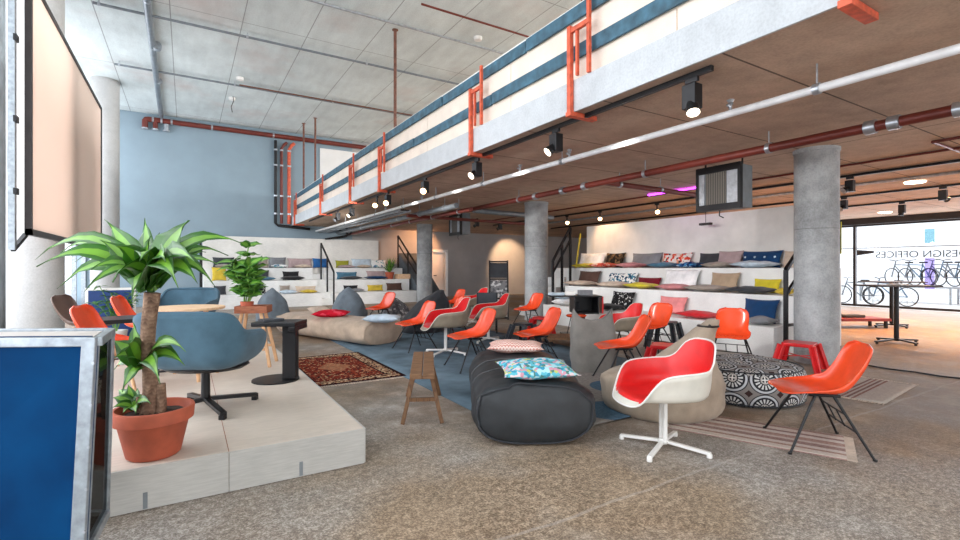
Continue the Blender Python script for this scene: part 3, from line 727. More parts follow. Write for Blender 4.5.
# ============================ THINGS ==========================================
# ---- tribunes ----------------------------------------------------------------
t = thing('seating_tribune', 'white stepped seating tribune on the right between two columns', 'tribune', (7.5, 3.95, 0))
TX = [7.55, 8.25, 8.95, 9.72]
for i, (xa, y1) in enumerate([(TX[0], 9.45), (TX[1], 9.45), (TX[2], 10.2)]):
    MB().span((xa-7.5, 0, 0 if i == 0 else .45*i-.0), (9.72-7.5, y1-3.95, .45*(i+1))).build('step', M['tribune'], t, smooth=False, bevel=.004)
MB().span((9.72-7.5, .14, 0), (9.80-7.5, 10.2-3.95, 2.52)).build('back_panel', M['tribune_back'], t, smooth=False)
def rail(loc, pts_posts, top, label, extra=()):
    r = thing('stair_railing', label, 'railing', loc, 0, 'black stair railings')
    for p, h in pts_posts: MB().span((p[0]-.025, p[1]-.025, p[2]), (p[0]+.025, p[1]+.025, h)).build('post', M['black_metal'], r, smooth=False)
    m = MB(); m.bar(top[0], top[1], .05, .05); 
    for a, b in extra: m.bar(a, b, .04, .04)
    m.build('handrail', M['black_metal'], r, smooth=False)
rail((7.6, 3.8, 0), [((0,0,0), 1.32), ((1.6,0,0), 2.55)], ((0,0,1.32), (1.6,0,2.6)), 'black stair railing at the right end of the right tribune', [((0,0,.95), (1.6,0,2.2)), ((0,0,.5), (.7,0,.5))])
rail((7.95, 9.56, 0), [((0,0,0), 1.53), ((.30,0,.0), 1.95), ((.58,0,.0), 2.4)], ((0,0,1.53), (.58,0,2.4)), 'black stair railing at the left end of the right tribune', [((0,0,1.22), (.58,0,2.08)), ((.3,0,.75), (.58,0,.75))])
st = thing('tribune_stairs', 'pale stairs beside the left end of the right tribune', 'stairs', (8.2, 10.45, 0))
for i in range(5): MB().span((.0+i*.3, 0, 0), (1.6, .9, .27*(i+1))).build('step', M['tribune'], st, smooth=False)
# back tribune facing the camera
t = thing('seating_tribune', 'white stepped seating tribune along the back wall', 'tribune', (.5, 17.75, 0))
TY = [17.8, 18.55, 19.3, 20.05]
ax0, ax1, xe = at_y(322, 290, 17.8).x, at_y(334, 290, 17.8).x, 7.84
for i in range(3):
    for xa, xb in [(.5, ax0), (ax1, xe)]:
        MB().span((xa-.5, TY[i]-17.75, .45*i), (xb-.5, 20.05-17.75, .45*(i+1))).build('step', M['tribune'], t, smooth=False, bevel=.004)
for i in range(5): MB().span((ax0-.5+.005, .15+i*.38, 0), (ax1-.5-.005, 20.05-17.75, .225*(i+1))).build('stair_tread', M['tribune'], t, smooth=False)
MB().span((0, 20.05-17.75, 0), (at_y(378, 250, 20.1).x-.5, 20.13-17.75, 2.52)).build('back_panel', M['tribune_back'], t, smooth=False)
rail((ax1-.02, 17.75, 0), [((0,0,0), 1.2), ((-.05,.75,.456), 1.75), ((-.1,1.5,.906), 2.3)], ((0,0,1.2), (-.1,1.5,2.3)), 'black stair railing in the aisle of the back tribune')
rail((.42, 17.9, 0), [((0,0,.0), 1.6), ((0,1.6,.0), 2.6)], ((0,0,1.6), (0,1.6,2.6)), 'black railing at the left end of the back tribune')
sx = xe+.12
s3 = thing('tribune_stairs', 'dark side stairs at the right end of the back tribune', 'stairs', (sx, 17.6, 0))
MB().add([(0,0,0), (0,2.4,0), (0,2.4,2.0), (0,0,.3), (.9,0,0), (.9,2.4,0), (.9,2.4,2.0), (.9,0,.3)], [(0,1,2,3), (4,7,6,5), (0,3,7,4), (1,5,6,2), (2,6,7,3), (0,4,5,1)]).build('flight', plain('dark_grey_stringer', (84,92,98), .7), s3, smooth=False)
rail((sx-.06, 17.65, 0), [((0,0,0), 1.25), ((0,1.2,0), 2.05), ((0,2.3,0), 2.75)], ((0,0,1.25), (0,2.3,2.75)), 'black railing on the dark stairs at the back tribune right end', [((0,0,.9), (0,2.3,2.4))])
# ---- stage platform ----------------------------------------------------------
H = .243
t = thing('stage_platform', 'low whitewashed plywood stage platform at the left', 'platform', (1.05, 3.29, 0))
MB().span((-2.3, 0, .006), (0, 6.3, H)).build('deck', M['ply'], t, smooth=False, bevel=.003)
fp = MB(); fx = at_y(229, 480, 3.276).x-1.05
for a, b in [(-2.3, fx-.002), (fx+.002, 0)]: fp.span((a, -.014, .004), (b, -.0005, H-.003))
fp.build('front_panel', M['ply_front'], t, smooth=False)
sp = MB().span((.0005, 0, .004), (.014, 6.3, H-.003)); sp.build('side_panel', M['ply_front'], t, smooth=False)
sl = MB()
for x in (at_y(145, 497, 3.276).x-1.05, at_y(301, 466, 3.276).x-1.05): sl.span((x-.010, -.0165, .01), (x+.012, -.0125, .1))
sl.build('slot', M['heater'], t, smooth=False)
se = MB().span((fx-.002, 0, H-.001), (fx+.002, 6.3, H+.0006)); se.build('seam', M['tray'], t, smooth=False)
# ---- projection screen and its frame ----------------------------------------
t = thing('projection_screen', 'large projection screen with dark frame hanging at the left', 'screen', (-1.55, 7.43, 1.73))
MB().span((-.012, .05, .05), (.012, 5.42, 2.95)).build('screen_cloth', M['screen'], t, smooth=False)
f = MB(); f.span((-.03,0,0), (.03,.06,3)).span((-.03,5.41,0), (.03,5.47,3)).span((-.03,0,0), (.03,5.47,.07)).span((-.03,0,2.94), (.03,5.47,3.0))
f.build('screen_frame', M['dark_frame'], t, smooth=False)
t = thing('profile_post', 'tall aluminium profile post carrying the left edge of the screen', 'post', (-1.65, 7.30, 0))
MB().span((-.03,-.06,1.55), (.03,.0,6.74)).span((-.02,.03,1.6), (.02,.06,6.74)).build('post_profile', M['alu'], t, smooth=False)
c_ = MB()
for z in (2.2, 3.0, 3.9, 4.8): c_.box((.035, -.03, z), (.03, .1, .07))
c_.build('clamps', M['black_metal'], t, smooth=False)
MB().bar((0,.0,1.55), (.05,.28,1.74), .04, .04).build('foot_brace', M['black_metal'], t, smooth=False)
t = thing('profile_post', 'pale vertical frame post at the picture edge left of the screen', 'post', (-1.98, 7.45, 0))
MB().span((-.04,-.05,0), (.04,.05,6.74)).build('post_profile', M['white_metal'], t, smooth=False)
MB().span((.045,-.03,.9), (.075,.03,3.8)).build('rail_profile', M['alu'], t, smooth=False)
# ---- blue case ---------------------------------------------------------------
F, B, L_ = Vector((-.295, 2.388)), Vector((-.287, 2.72)), Vector((-.295-.883*.95, 2.388+.469*.95))
K = L_+(B-F); zt, zb = 1.063, .26
t = thing('blue_case', 'large scuffed blue case with aluminium edges in the left foreground', 'case', (F.x, F.y, 0))
cen = (F+B+L_+K)/4
top = [Vector((p.x, p.y, zt)) for p in (F, B, K, L_)]
bot = [Vector((cen.x+(p.x-cen.x)*.95, cen.y+(p.y-cen.y)*.95, zb)) for p in (F, B, K, L_)]
bot[0] = Vector((F.x-.035, F.y-.0, zb)); bot[1] = Vector((B.x-.018, B.y-.01, zb))
o0 = Vector((F.x, F.y, 0)); top = [p-o0 for p in top]; bot = [p-o0 for p in bot]
fm = MB()
ctr = sum(top+bot, Vector())/8
up = Vector((0,0,1))
def edge(a, b, w, d): fm.bar(a, b, w, d)
for i in range(4):
    j = (i+1) % 4
    ex = (top[3]-top[0]).normalized()*(.026 if i == 0 else -.026 if i == 3 else 0)
    fm.bar(bot[i]+ex, top[i]+ex, .03 if i in (0, 3) else .02, .052 if i in (0, 3) else .02, up=(top[0]-top[3]))
    fm.bar(top[i], top[j], .03, .035)
    fm.bar(bot[i], bot[j], .03, .035)
fm.build('edge_frame', M['alu'], t, smooth=False, bevel=.003)
def inset(q, k, push):
    c = sum(q, Vector())/4; n = (q[1]-q[0]).cross(q[3]-q[0]).normalized()
    if n.dot(c-ctr) < 0: n = -n
    return [p+n*push for p in q]
MB().add(inset([top[0], top[3], bot[3], bot[0]], 1, .002), [(0,1,2,3)]).build('front_panel', M['blue_panel'], t, smooth=False, solid=.012)
MB().add(inset([top[0], top[1], bot[1], bot[0]], 1, 0), [(0,1,2,3)]).build('side_pane', M['dark_glass'], t, smooth=False)
MB().add(inset([top[1], top[2], bot[2], bot[1]], 1, 0), [(0,1,2,3)]).build('back_panel', M['dark_frame'], t, smooth=False, solid=.01)
lid = [p*.92+sum(top, Vector())/4*.08 for p in top]
MB().add(lid, [(0,1,2,3)]).build('lid', plain('pale_lid', (196,188,180), .5, var=.05), t, smooth=False, solid=.012)
s_ = [lid[3]*.78+lid[2]*.22, lid[0]*.78+lid[1]*.22, lid[0]*.70+lid[1]*.30, lid[3]*.70+lid[2]*.30]
MB().add([p+Vector((0,0,.009)) for p in s_], [(0,1,2,3)]).build('lid_stripe', M['blue_panel'], t, smooth=False, solid=.004)
MB().add(bot, [(0,1,2,3)]).build('bottom', M['dark_frame'], t, smooth=False, solid=.02)
rv = MB()
for z in (.1, .3, .5, .7, .9):
    for s in (0, 3):
        p = bot[s].lerp(top[s], z); n = (top[0]-top[3]).cross(Vector((0,0,1))).normalized()
        n = n if n.dot(p-ctr) > 0 else -n
        rv.tube([p+n*.012, p+n*.02], .006, 8)
rv.build('rivets', M['galv'], t)
for p in bot:
    q = p.lerp(sum(bot, Vector())/4, .18)
    MB().tube([(q.x,q.y,zb-.01), (q.x,q.y,.12)], .02, 8).tube([(q.x-.018,q.y,.062), (q.x+.018,q.y,.062)], .062, 16).build('caster', M['black_metal'], t)
# ---- Rugs --------------------------------------------------------------------
def rug(name, c, sx, sy, rz, m, label, h=.008, z=0, fringe=None):
    o = thing(name, label, 'rug', (c[0], c[1], z), rz)
    g = MB(); g.grid(lambda u, v: Vector(((u-.5)*sx, (v-.5)*sy, h+.0015*noise.noise(Vector((u*4, v*6, sx))))), 12, 16)
    g.build('pile', m, o, solid=.006, off=-1)
    if fringe:
        for sgn in (-1, 1):
            f = MB()
            for k in range(int((sx if fringe == 'y' else sy)/.018)):
                q = -((sx if fringe == 'y' else sy)/2)+.009+k*.018
                d = random.uniform(-.012, .012)
                if fringe == 'y': f.bar((q, sgn*sy/2, .004), (q+d, sgn*(sy/2+.06), .003), .01, .004)
                else: f.bar((sgn*sx/2, q, .004), (sgn*(sx/2+.06), q+d, .003), .01, .004)
            f.build('fringe', M['c_beige'], o, smooth=False)
    return o
rug('area_rug', (3.95, 6.6), 3.3, 6.0, 0, M['blue_rug'], 'large faded blue rug under the middle rows of orange chairs')
rug('area_rug', (3.95, 3.86), 1.96, 1.66, R(0), M['dot_rug'], 'grey rug with dark blue ovals beside the black bean bag', .008, .010)
rug('area_rug', (1.72, 6.65), 1.26, 2.0, 0, M['persian'], 'dark red oriental rug beside the stage platform', .009, 0.0, 'y')
ko = rug('area_rug', (3.98, 2.25), 1.22, .60, R(-66), M['kilim'], 'striped flatweave runner under the front orange chair', .007, 0, 'x')
rug('area_rug', (6.5, 2.52), 1.25, .85, R(6), M['kilim2'], 'pale flatweave rug with dark bands right of the orange chair', .007, 0, 'x')
# ---- chairs ------------------------------------------------------------------
SIDE = [(0,.278,.416,.12),(.03,.272,.421,.17),(.08,.250,.427,.21),(.18,.185,.432,.236),(.32,.07,.424,.245),(.46,-.06,.416,.240),(.56,-.135,.428,.226),(.64,-.19,.468,.208),(.72,-.228,.53,.202),(.82,-.265,.612,.206),(.90,-.294,.685,.203),(.96,-.316,.738,.182),(.985,-.325,.764,.150),(1,-.33,.778,.09)]
def shell_fn(u, v):
    x, z, w = crom(SIDE, u); s = 2*v-1
    a = crom(SIDE, max(u-.01, 0)); b = crom(SIDE, min(u+.01, 1))
    k = min(1, max(0, (u-.36)/.36)); k = k*k*(3-2*k); q = k*R(78); n = Vector((math.sin(q), 0, math.cos(q)))
    lift = .058*(lambda k: k*k*(3-2*k))(min(1, max(0, (u-.10)/.38)))*(1-.3*max(0, (u-.75)/.25))
    bend = .12*math.exp(-((u-.6)/.12)**2)*.3
    p = Vector((x, w*math.sin(s*math.pi/2*.98), z))+n*(lift*abs(s)**2.6+bend*abs(s)**2)
    p += n*(.008*(math.cos(s*math.pi)-1)*.5)
    return p
def LEG(): return [o for o in col.objects if o.name.startswith('leg')][-1]
def side_chair(label, shell):
    t = thing('shell_chair', label, 'chair')
    MB().grid(shell_fn, 40, 20).build('seat_shell', shell, t, solid=.008, sharp=70)
    for sy in (-1, 1):
        for sx in (-1, 1):
            MB().tube([(sx*.06, sy*.17, .405), (sx*.262, sy*.292, .0)], [.011, .009], 8).build('leg', M['black_metal'], t); MB().tube([(sx*.262, sy*.292, 0), (sx*.262, sy*.292, .012)], .014, 8).build('glide', M['black_metal'], LEG())
    f = MB()
    for sy in (-1, 1): f.tube([(.1, sy*.17, .408), (-.1, sy*.17, .408)], .011, 8)
    f.tube([(.06,-.17,.405), (.06,.17,.405)], .009, 6).tube([(-.06,-.17,.405), (-.06,.17,.405)], .009, 6)
    f.build('seat_mount', M['black_metal'], t)
    s = MB(); s.tube([(-.178,-.242,.17), (-.178,.242,.17)], .007, 6).tube([(-.12,-.206,.285), (-.12,.206,.285)], .006, 6).tube([(-.168,-.07,.17), (-.115,-.07,.285)], .006, 6).tube([(-.168,.07,.17), (-.115,.07,.285)], .006, 6)
    s.build('stretcher', M['black_metal'], t)
    return t
RIM = [(0,.355),(28,.37),(42,.415),(54,.50),(66,.575),(80,.605),(105,.62),(124,.63),(137,.67),(148,.75),(162,.795),(180,.805)]
def arm_rim(th):
    d = math.degrees(abs((th+math.pi) % (2*math.pi)-math.pi))
    z = crom(RIM, d)[0]; c, s = math.cos(th), math.sin(th); e = .78
    x = (.35 if c > 0 else .31)*math.copysign(abs(c)**e, c); y = .325*math.copysign(abs(s)**e, s)
    if d > 130: x -= .05*(d-130)/50
    return Vector((x, y, z))
BOWL = [(0,0,0),(.35,.50,0),(.55,.77,.01),(.68,.87,.09),(.78,.915,.28),(.87,.93,.55),(.94,.965,.8),(1,1,1)]
def arm_shell(u, v, k=1.0, lift=0.0, z0=.405, top=1.0):
    th = v*2*math.pi; r = arm_rim(th); p, q = crom(BOWL, u*top)
    return Vector((r.x*p*k-.015*(1-p), r.y*p*k, z0+(r.z-z0)*q+lift))
def arm_chair(label, outer, base, pad, inner=None):
    t = thing('armchair', label, 'armchair')
    MB().grid(lambda u, v: arm_shell(u, v), 16, 48).build('shell', outer, t, solid=.006, weld=True, sharp=75, off=0)
    MB().grid(lambda u, v: arm_shell(u, v, .978, .016, .412, .995)+Vector((0,0,-.014*max(0, u-.75)*4)), 16, 48).build('seat_pad', pad, t, weld=True, sharp=75)
    MB().tube([arm_rim(k*2*math.pi/60)+Vector((0,0,.001)) for k in range(60)], .0065 if outer is M['cream_shell'] else .005, 6, True).build('rim', M['white_metal'] if outer is M['cream_shell'] else M['cream_shell'], t)
    if base == 'star':
        for dx in (-.028, .028): MB().tube([(0, dx, .05), (0, dx, .405)], .017, 10).build('column', M['white_metal'], t)
        MB().lathe([(.03, .035), (.045, .05), (.03, .075)], 16).lathe([(.07,.39), (.09,.405)], 16).build('hub', M['white_metal'], t)
        for k in range(4):
            a = R(45+90*k); d = Vector((math.cos(a), math.sin(a), 0))
            MB().bar(d*.02+Vector((0,0,.055)), d*.33+Vector((0,0,.03)), .032, .022).tube([d*.32+Vector((0,0,.0)), d*.32+Vector((0,0,.03))], .02, 10).build('foot', M['white_metal'], t, bevel=.004)
    else:
        for sy in (-1, 1):
            for sx in (-1, 1): MB().tube([(sx*.06, sy*.15, .405), (sx*.24, sy*.26, .0)], .010, 8).build('leg', M['black_metal'], t)
        MB().tube([(.06,-.15,.382), (.06,.15,.382)], .009, 6).tube([(-.06,-.15,.382), (-.06,.15,.382)], .009, 6).build('seat_mount', M['black_metal'], t)
    return t
proto = side_chair('', M['orange'])
def place(src, first, x, y, z, deg, label, group, s=1.0):
    o = src if first else copy_tree(src)
    o.location = (x, y, z); o.rotation_euler.z = R(deg); o['label'] = label; o['group'] = group
    if s != 1: o.scale = (s, s, s)
    return o
GC = 'orange shell side chairs'
chairs = [
 (4.12,1.85,134,'orange shell chair on black legs in the right foreground on the striped runner'),
 (4.36,4.02,147,'orange shell chair between the red armchair and the grey upright bag'),
 (6.35,5.20,185,'orange shell chair in front of the pink cushion on the right tribune'),
 (6.40,3.92,206,'orange shell chair facing the camera behind the patterned pouf'),
 (4.14,5.34,166,'orange shell chair just left of the grey upright bag'),
 (3.27,5.65,173,'orange shell chair behind the left corner of the black bean bag'),
 (6.57,8.76,182,'distant orange shell chair below the leaning picture frame'),
 (3.22,7.39,184,'orange shell chair at the right end of the long beige bag'),
 (3.75,10.55,196,'distant orange shell chair behind the long beige bag'),
 (6.05,11.4,186,'farthest orange shell chair, topmost of the middle cluster'),
 (4.40,8.35,186,'orange shell chair partly hidden behind the left red armchair')]
for i, (x, y, a, lb) in enumerate(chairs): place(proto, i == 0, x, y, .0 if i in (2,3,6,9) else .0145 if i not in (0,) else .008, a, lb, GC)
big = arm_chair('red padded armchair with cream shell and white star base in front', M['cream_shell'], 'star', M['red_pad'])
big.location = (3.06, 2.40, 0); big.rotation_euler.z = R(157); big['group'] = 'red armchairs'
tp = arm_chair('', M['taupe_shell'], 'star', M['red_felt'])
place(tp, True, 3.46, 6.75, .0145, 166, 'red armchair with greige shell on white base left of centre, behind the front orange chair', 'red armchairs', 1.08)
place(tp, False, 4.72, 7.5, .0145, 160, 'red armchair with greige shell seen right of the other greige one', 'red armchairs', 1.08)
place(tp, False, 5.9, 10.1, 0, 175, 'red armchair farthest back in the middle cluster', 'red armchairs')
tl = arm_chair('red armchair with greige shell on black legs behind the grey upright bag', M['taupe_shell'], 'legs', M['red_pad'])
tl.location = (5.72, 5.3, 0); tl.rotation_euler.z = R(160); tl['group'] = 'red armchairs'
# ---- stools ------------------------------------------------------------------
def steel_stool(label, m, loc, rz, h, w=.34):
    t = thing('metal_stool', label, 'stool', loc, rz)
    MB().prism([(sx*(w/2), sy*(w/2-.03)) if k else (sx*(w/2-.03), sy*(w/2)) for sx, sy, k in [(1,-1,1),(1,1,1),(1,1,0),(-1,1,0),(-1,1,1),(-1,-1,1),(-1,-1,0),(1,-1,0)]], h-.045, h).build('seat', m, t, bevel=.01)
    for sx in (-1, 1):
        for sy in (-1, 1):
            a, b = w/2-.01, w/2+.07
            MB().bar((sx*a, sy*a, h-.03), (sx*b, sy*b, 0), .11, .022, up=(sx*1, -sy*1, 0)).bar((sx*a, sy*a, h-.03), (sx*b, sy*b, 0), .022, .09, up=(sx, -sy, 0)).build('leg', m, t, bevel=.004)
    MB().bar((-.2,-.2,h*.5), (.2,.2,h*.5), .02, .01).bar((-.2,.2,h*.5), (.2,-.2,h*.5), .02, .01).build('brace', m, t, smooth=False)
    return t
steel_stool('low red metal stool in front of the big column', M['red_stool'], (7.0, 3.33, 0), R(15), .36, .36)
steel_stool('dark grey metal stool in front of the right tribune', M['dark_stool'], (7.0, 5.45, 0), R(20), .44, .34)
rs = steel_stool('low red metal stool between the orange chair and the dark grey stool', M['red_stool'], (5.32, 4.12, .0), R(30), .36, .36)
pq = at_z(523, 343, 0); steel_stool('dark grey metal stool between the two middle orange chairs', M['dark_stool'], (pq.x, pq.y, 0), R(15), .36, .28)
pq = at_z(541, 339, 0); steel_stool('red metal stool just behind the middle orange chair', M['red_stool'], (pq.x, pq.y, 0), R(40), .42, .30)
ws = thing('wire_stool', 'small orange topped stool on thin black legs beside the black table', 'stool', (6.35, 6.95, 0), R(20))
MB().lathe([(.02,.42),(.17,.42),(.2,.45),(.17,.465),(.02,.46)], 20).build('seat', M['orange'], ws)
for k in range(4): a = R(45+90*k); MB().tube([(.1*math.cos(a), .1*math.sin(a), .42), (.2*math.cos(a), .2*math.sin(a), 0)], .009, 6).build('leg', M['black_metal'], ws)
# sawhorse bench
axd = Vector((SA, CA, 0)); 
b0 = thing('wooden_bench', 'narrow worn wooden bench with splayed legs beside the blue rug', 'bench', (1.95, 4.28, 0), math.atan2(axd.y, axd.x)+R(6))
MB().span((-.56, -.105, .405), (.56, -.003, .45)).span((-.56, .003, .405), (.56, .105, .45)).build('seat_plank', M['oldwood'], b0, smooth=False, bevel=.006)
for sx in (-1, 1):
    for sy in (-1, 1): MB().bar((sx*.38, sy*.075, .41), (sx*.47, sy*.17, .0), .05, .035, up=(0,1,0)).build('leg', M['oldwood_leg'], b0, smooth=False, bevel=.004)
    MB().bar((sx*.43, -.12, .2), (sx*.43, .12, .2), .03, .03).build('stretcher', M['oldwood_leg'], b0, smooth=False)
# ---- bean bags ---------------------------------------------------------------
def wr(p, a, f, seed=0):
    return noise.noise(Vector(p)*f+Vector((seed, seed*2, 0)))*a
def block_bag(L, W, Hh, e=3.2, seed=0, wrinkle=.012, endr=.10):
    def fn(u, v):
        s = -1+2*u; th = v*2*math.pi
        # length profile rounding at the ends
        k = 1.0; x = s*L/2
        d = (1-abs(s))*L/2
        if d < endr: k = 1-.075*(1-math.sqrt(max(0, 1-(1-d/endr)**2)))
        c, sn = math.cos(th), math.sin(th)
        y = W/2*k*math.copysign(abs(c)**(2/e), c); z = Hh/2*k*math.copysign(abs(sn)**(2/e), sn)
        if z < 0: z = max(z, -Hh/2*.93)
        p = Vector((x, y, z+Hh/2*.93))
        a = wrinkle*(1+2.5*max(0, 1-d/.25))
        off = wr(p, a, 5, seed)+wr(p, a*.5, 13, seed)+.55*wrinkle*math.sin(th*34+3*math.sin(th*5+seed))*math.exp(-d/.05)
        lift = min(1, p.z/.06)
        p.y += off*lift*math.copysign(1, y); p.z += max(0, off)*lift
        p.z = max(p.z, .002)
        return p
    return fn
def bag(name, label, L, W, Hh, m, loc, rz, e=3.2, seed=1, seam=True, seamm=None, endbulge=.05, wrinkle=.012):
    t = thing(name, label, 'bean bag', loc, rz)
    fn = block_bag(L, W, Hh, e, seed, wrinkle); fs_ = block_bag(L, W, Hh, e, seed, 0); nv = 96; nu = 40
    mb = MB(); mb.grid(fn, nu, nv)
    for s, uu in ((-1, 0), (1, 1)):
        c = Vector((s*(L/2+endbulge), 0, Hh*.45))
        def cap(u, v, uu=uu, s=s, c=c):
            r = fs_(uu, v).lerp(fn(uu, v), u**5); p = c.lerp(r, u)
            p.x = s*(L/2+endbulge*(1-u**2.5)+wr((p.x, p.y*1.4, p.z*.8), .03, 6, seed)*(1-u)*u*2)
            p.z = max(p.z, .002); return p
        mb.grid(cap, 10, nv)
    mb.build('bag', m, t, weld=True, sharp=80)
    if seam:
        for uu in (0, 1):
            MB().tube([fn(uu, k/48)+Vector(((.004 if uu else -.004), 0, .002)) for k in range(48)], .006, 6, True).build('piping', seamm or m, t)
    return t
hd = R(61)
bb = bag('bean_bag', 'large black bean bag lounger in the foreground carrying two cushions', 1.68, .95, .475, M['black_bag'], (2.67, 3.66, .0175), hd, 2.8, 3, seamm=M['dark_bag'], wrinkle=.011, endbulge=.05)
st_ = MB(); fn0 = block_bag(1.68, .95, .475, 2.8, 3, .011)
for uu in (.36, .6): st_.tube([fn0(uu, k/40*.5)+Vector((0,0,.003)) for k in range(41)], .004, 5)
st_.build('stitching', plain('grey_stitch', (92,94,96), .8), bb)
bag('bean_bag', 'long beige bean bag bolster lying on the edge of the blue rug', 2.8, .95, .43, M['beige_bag'], (2.48, 9.5, .016), R(111), 2.8, 5)
def drop_bag(name, label, base, h, tip, m, loc, rz=0, sq=2.6, seed=0, tr=.05, prof=None, folds=.02, te=1.2):
    """teardrop bag: soft squarish base rising to a leaning tip"""
    t = thing(name, label, 'bean bag', loc, rz)
    prof = prof or [(0,.92),(.06,1.0),(.2,1.05),(.4,1.0),(.6,.87),(.8,.60),(.92,.32),(1,tr/base)]
    def fn(u, v):
        k = crom([(a, b) for a, b in prof], u)[0]; th = v*2*math.pi; c, s = math.cos(th), math.sin(th)
        e = sq*(1-u)+2*u
        x = base*k*math.copysign(abs(c)**(2/e), c); y = base*k*math.copysign(abs(s)**(2/e), s)
        f = 1+folds*u*3*math.sin(th*7+seed)*math.sin(u*3.1)
        q = u**te if te > 0 else (0 if u < .38 else crom([(.38,0),(.47,.36),(.6,.5),(.8,.75),(1,1)], u)[0])
        p = Vector((x*f+tip[0]*q, y*f+tip[1]*q, h*u))
        o = wr(p, .03, 4, seed)+wr(p, .015, 9, seed)
        p.x += o*min(1, u*6)*c; p.y += o*min(1, u*6)*s
        return p
    mb = MB(); mb.grid(fn, 28, 40)
    for uu in (0, 1):
        cc = sum((fn(uu, k/40) for k in range(40)), Vector())/40
        mb.grid(lambda u, v, uu=uu, cc=cc: cc.lerp(fn(uu, v), u)+Vector((0,0,(.012*(1-u) if uu else 0))), 3, 40)
    mb.build('bag', m, t, weld=True, sharp=80)
    return t, fn
t, fn = drop_bag('bean_bag', 'round beige lounge bean bag with high back behind the front red armchair', .52, .85, (.43,-.26), M['sand_bag'], (3.92, 3.10, .0), 0, 2.3, 4, .06,
    [(0,.93),(.05,1.0),(.2,1.03),(.38,.98),(.47,.64),(.6,.48),(.8,.28),(.93,.17),(1,.10)], .008, -1)
tie = MB().tube([fn(.93, k/20)*1.0 for k in range(20)], .012, 6, True); tie.tube([fn(.95, .6), fn(.9, .6)+Vector((-.03,.02,-.06))], .012, 6); tie.build('tie_strap', M['dark_frame'], t)
drop_bag('bean_bag', 'slate blue teardrop bean bag behind the laptop side table', .345, .88, (-.05,-.02), M['slate_bag'], (1.75, 12.2, 0), R(20), 2.8, 2, .03)
drop_bag('bean_bag', 'slate blue teardrop bean bag behind the long beige bag', .38, .88, (-.08,-.0), M['slate_bag'], (3.45, 11.9, 0), R(50), 2.8, 6, .03)
drop_bag('bean_bag', 'charcoal teardrop bean bag leaning back behind the orange chairs', .42, .88, (.35,-.25), M['dark_bag'], (4.25, 9.45, .0), R(0), 2.6, 8, .07)
drop_bag('bean_bag', 'grey patterned bean bag beside the charcoal one', .36, .62, (-.05,0), M['c_greyprint'], (4.35, 11.1, .0), R(10), 2.6, 9, .05)
# upright grey bag
t = thing('bean_bag', 'upright grey square bean bag with pointed corners in the centre', 'bean bag', (4.58, 4.70, .0185), R(-33))
def ub(u, v):
    th = v*2*math.pi; c, s = math.cos(th), math.sin(th); e = 5
    w = .27*(1-.05*u)+.03*math.sin(u*math.pi); d = .24*(1-u*.75)+.02*math.sin(u*math.pi)
    y = d*math.copysign(abs(s)**(2/3), s); x = w*math.copysign(abs(c)**(2/e), c)
    z = .70*u
    if u > .72: z += (u-.72)/.28*(.10*abs(x/w)**3-.06*(1-abs(x/w)**2))
    o = wr((x, y, z), .02, 6, 3)
    return Vector((x+o*c, y+o*s, max(z, 0)))
mb = MB(); mb.grid(ub, 24, 48)
for uu in (0, 1):
    def cp(u, v, uu=uu):
        a = ub(uu, v); b = Vector((a.x, 0, a.z)); return b.lerp(a, u)
    mb.grid(cp, 2, 48)
mb.build('bag', M['grey_bag'], t, weld=True, sharp=70)
# patterned pouf
t = thing('pouf', 'round pouf with black and white medallion print behind the front orange chair', 'pouf', (5.07, 2.92, .0))
pf = [(.46,0),(.51,.02),(.53,.08),(.535,.2),(.52,.30),(.48,.345),(.40,.365),(.2,.372),(.02,.373)]
def soft(p, q): return Vector((p.x*1.06, p.y*.98, p.z+(.012*math.sin(3*q) if p.z > .3 else 0)))
MB().lathe(pf, 64, fn=soft).build('body', M['pouf'], t, sharp=70)
for z, r in ((.338, .497), (.025, .517)): MB().tube([(r*1.06*math.cos(k*math.pi/32), r*.98*math.sin(k*math.pi/32), z) for k in range(64)], .007, 6, True).build('piping', M['dark_bag'], t)
# ---- plants ------------------------------------------------------------------
CR, CF, CU = Vector((CA, -SA, 0)), Vector((SA, CA, 0)), Vector((0, 0, 1))   # right / away / up as seen from the viewer
def leaf(mb, base, tip, w, arch=.2, rows=9, fold=.25, face=None):
    base, tip = Vector(base), Vector(tip); d = tip-base; L = d.length
    mid = (base+tip)/2+Vector((0,0,arch*L))
    side = d.cross(Vector((0,0,1)))
    side = side.normalized() if side.length > 1e-4 else Vector((1,0,0))
    if face is not None:
        q = d.cross(face)
        if q.length > 1e-3: side = q.normalized()
    vs = []
    for i in range(rows):
        t = i/(rows-1)
        p = base*(1-t)**2+mid*2*t*(1-t)+tip*t*t
        tg = ((mid-base)*(1-t)+(tip-mid)*t).normalized()
        nr = side.cross(tg).normalized()
        ww = w*(.22+.78*math.sin(math.pi*min(1, t*1.05+.12))**.8)*(1-t**6) if t < 1 else .001
        wv = .06*w*math.sin(t*17+L*30)
        for k in (-1, -.42, .42, 1):
            vs.append(p+side*(ww*.5*k)+nr*(abs(k)*ww*fold+(wv if abs(k) == 1 else 0)))
    fs, ms = [], []
    o = len(mb.v); mb.v += [tuple(q) for q in vs]
    for i in range(rows-1):
        for k in range(3):
            a = i*4+k; mb.f.append([a+o, a+1+o, a+5+o, a+4+o]); mb.m.append(1 if k == 1 else 0)
t = thing('potted_dracaena', 'tall dracaena in a terracotta pot on the stage platform', 'potted plant', (-.165, 3.47, H))
PS = .93
prof = [(.135,0),(.15,.012),(.195,.20),(.205,.205),(.222,.21),(.228,.275),(.222,.285),(.205,.285),(.198,.24),(.19,.235)]
MB().lathe([(r*PS, z) for r, z in prof], 48, cap1=False).build('pot', M['terracotta'], t, sharp=50)
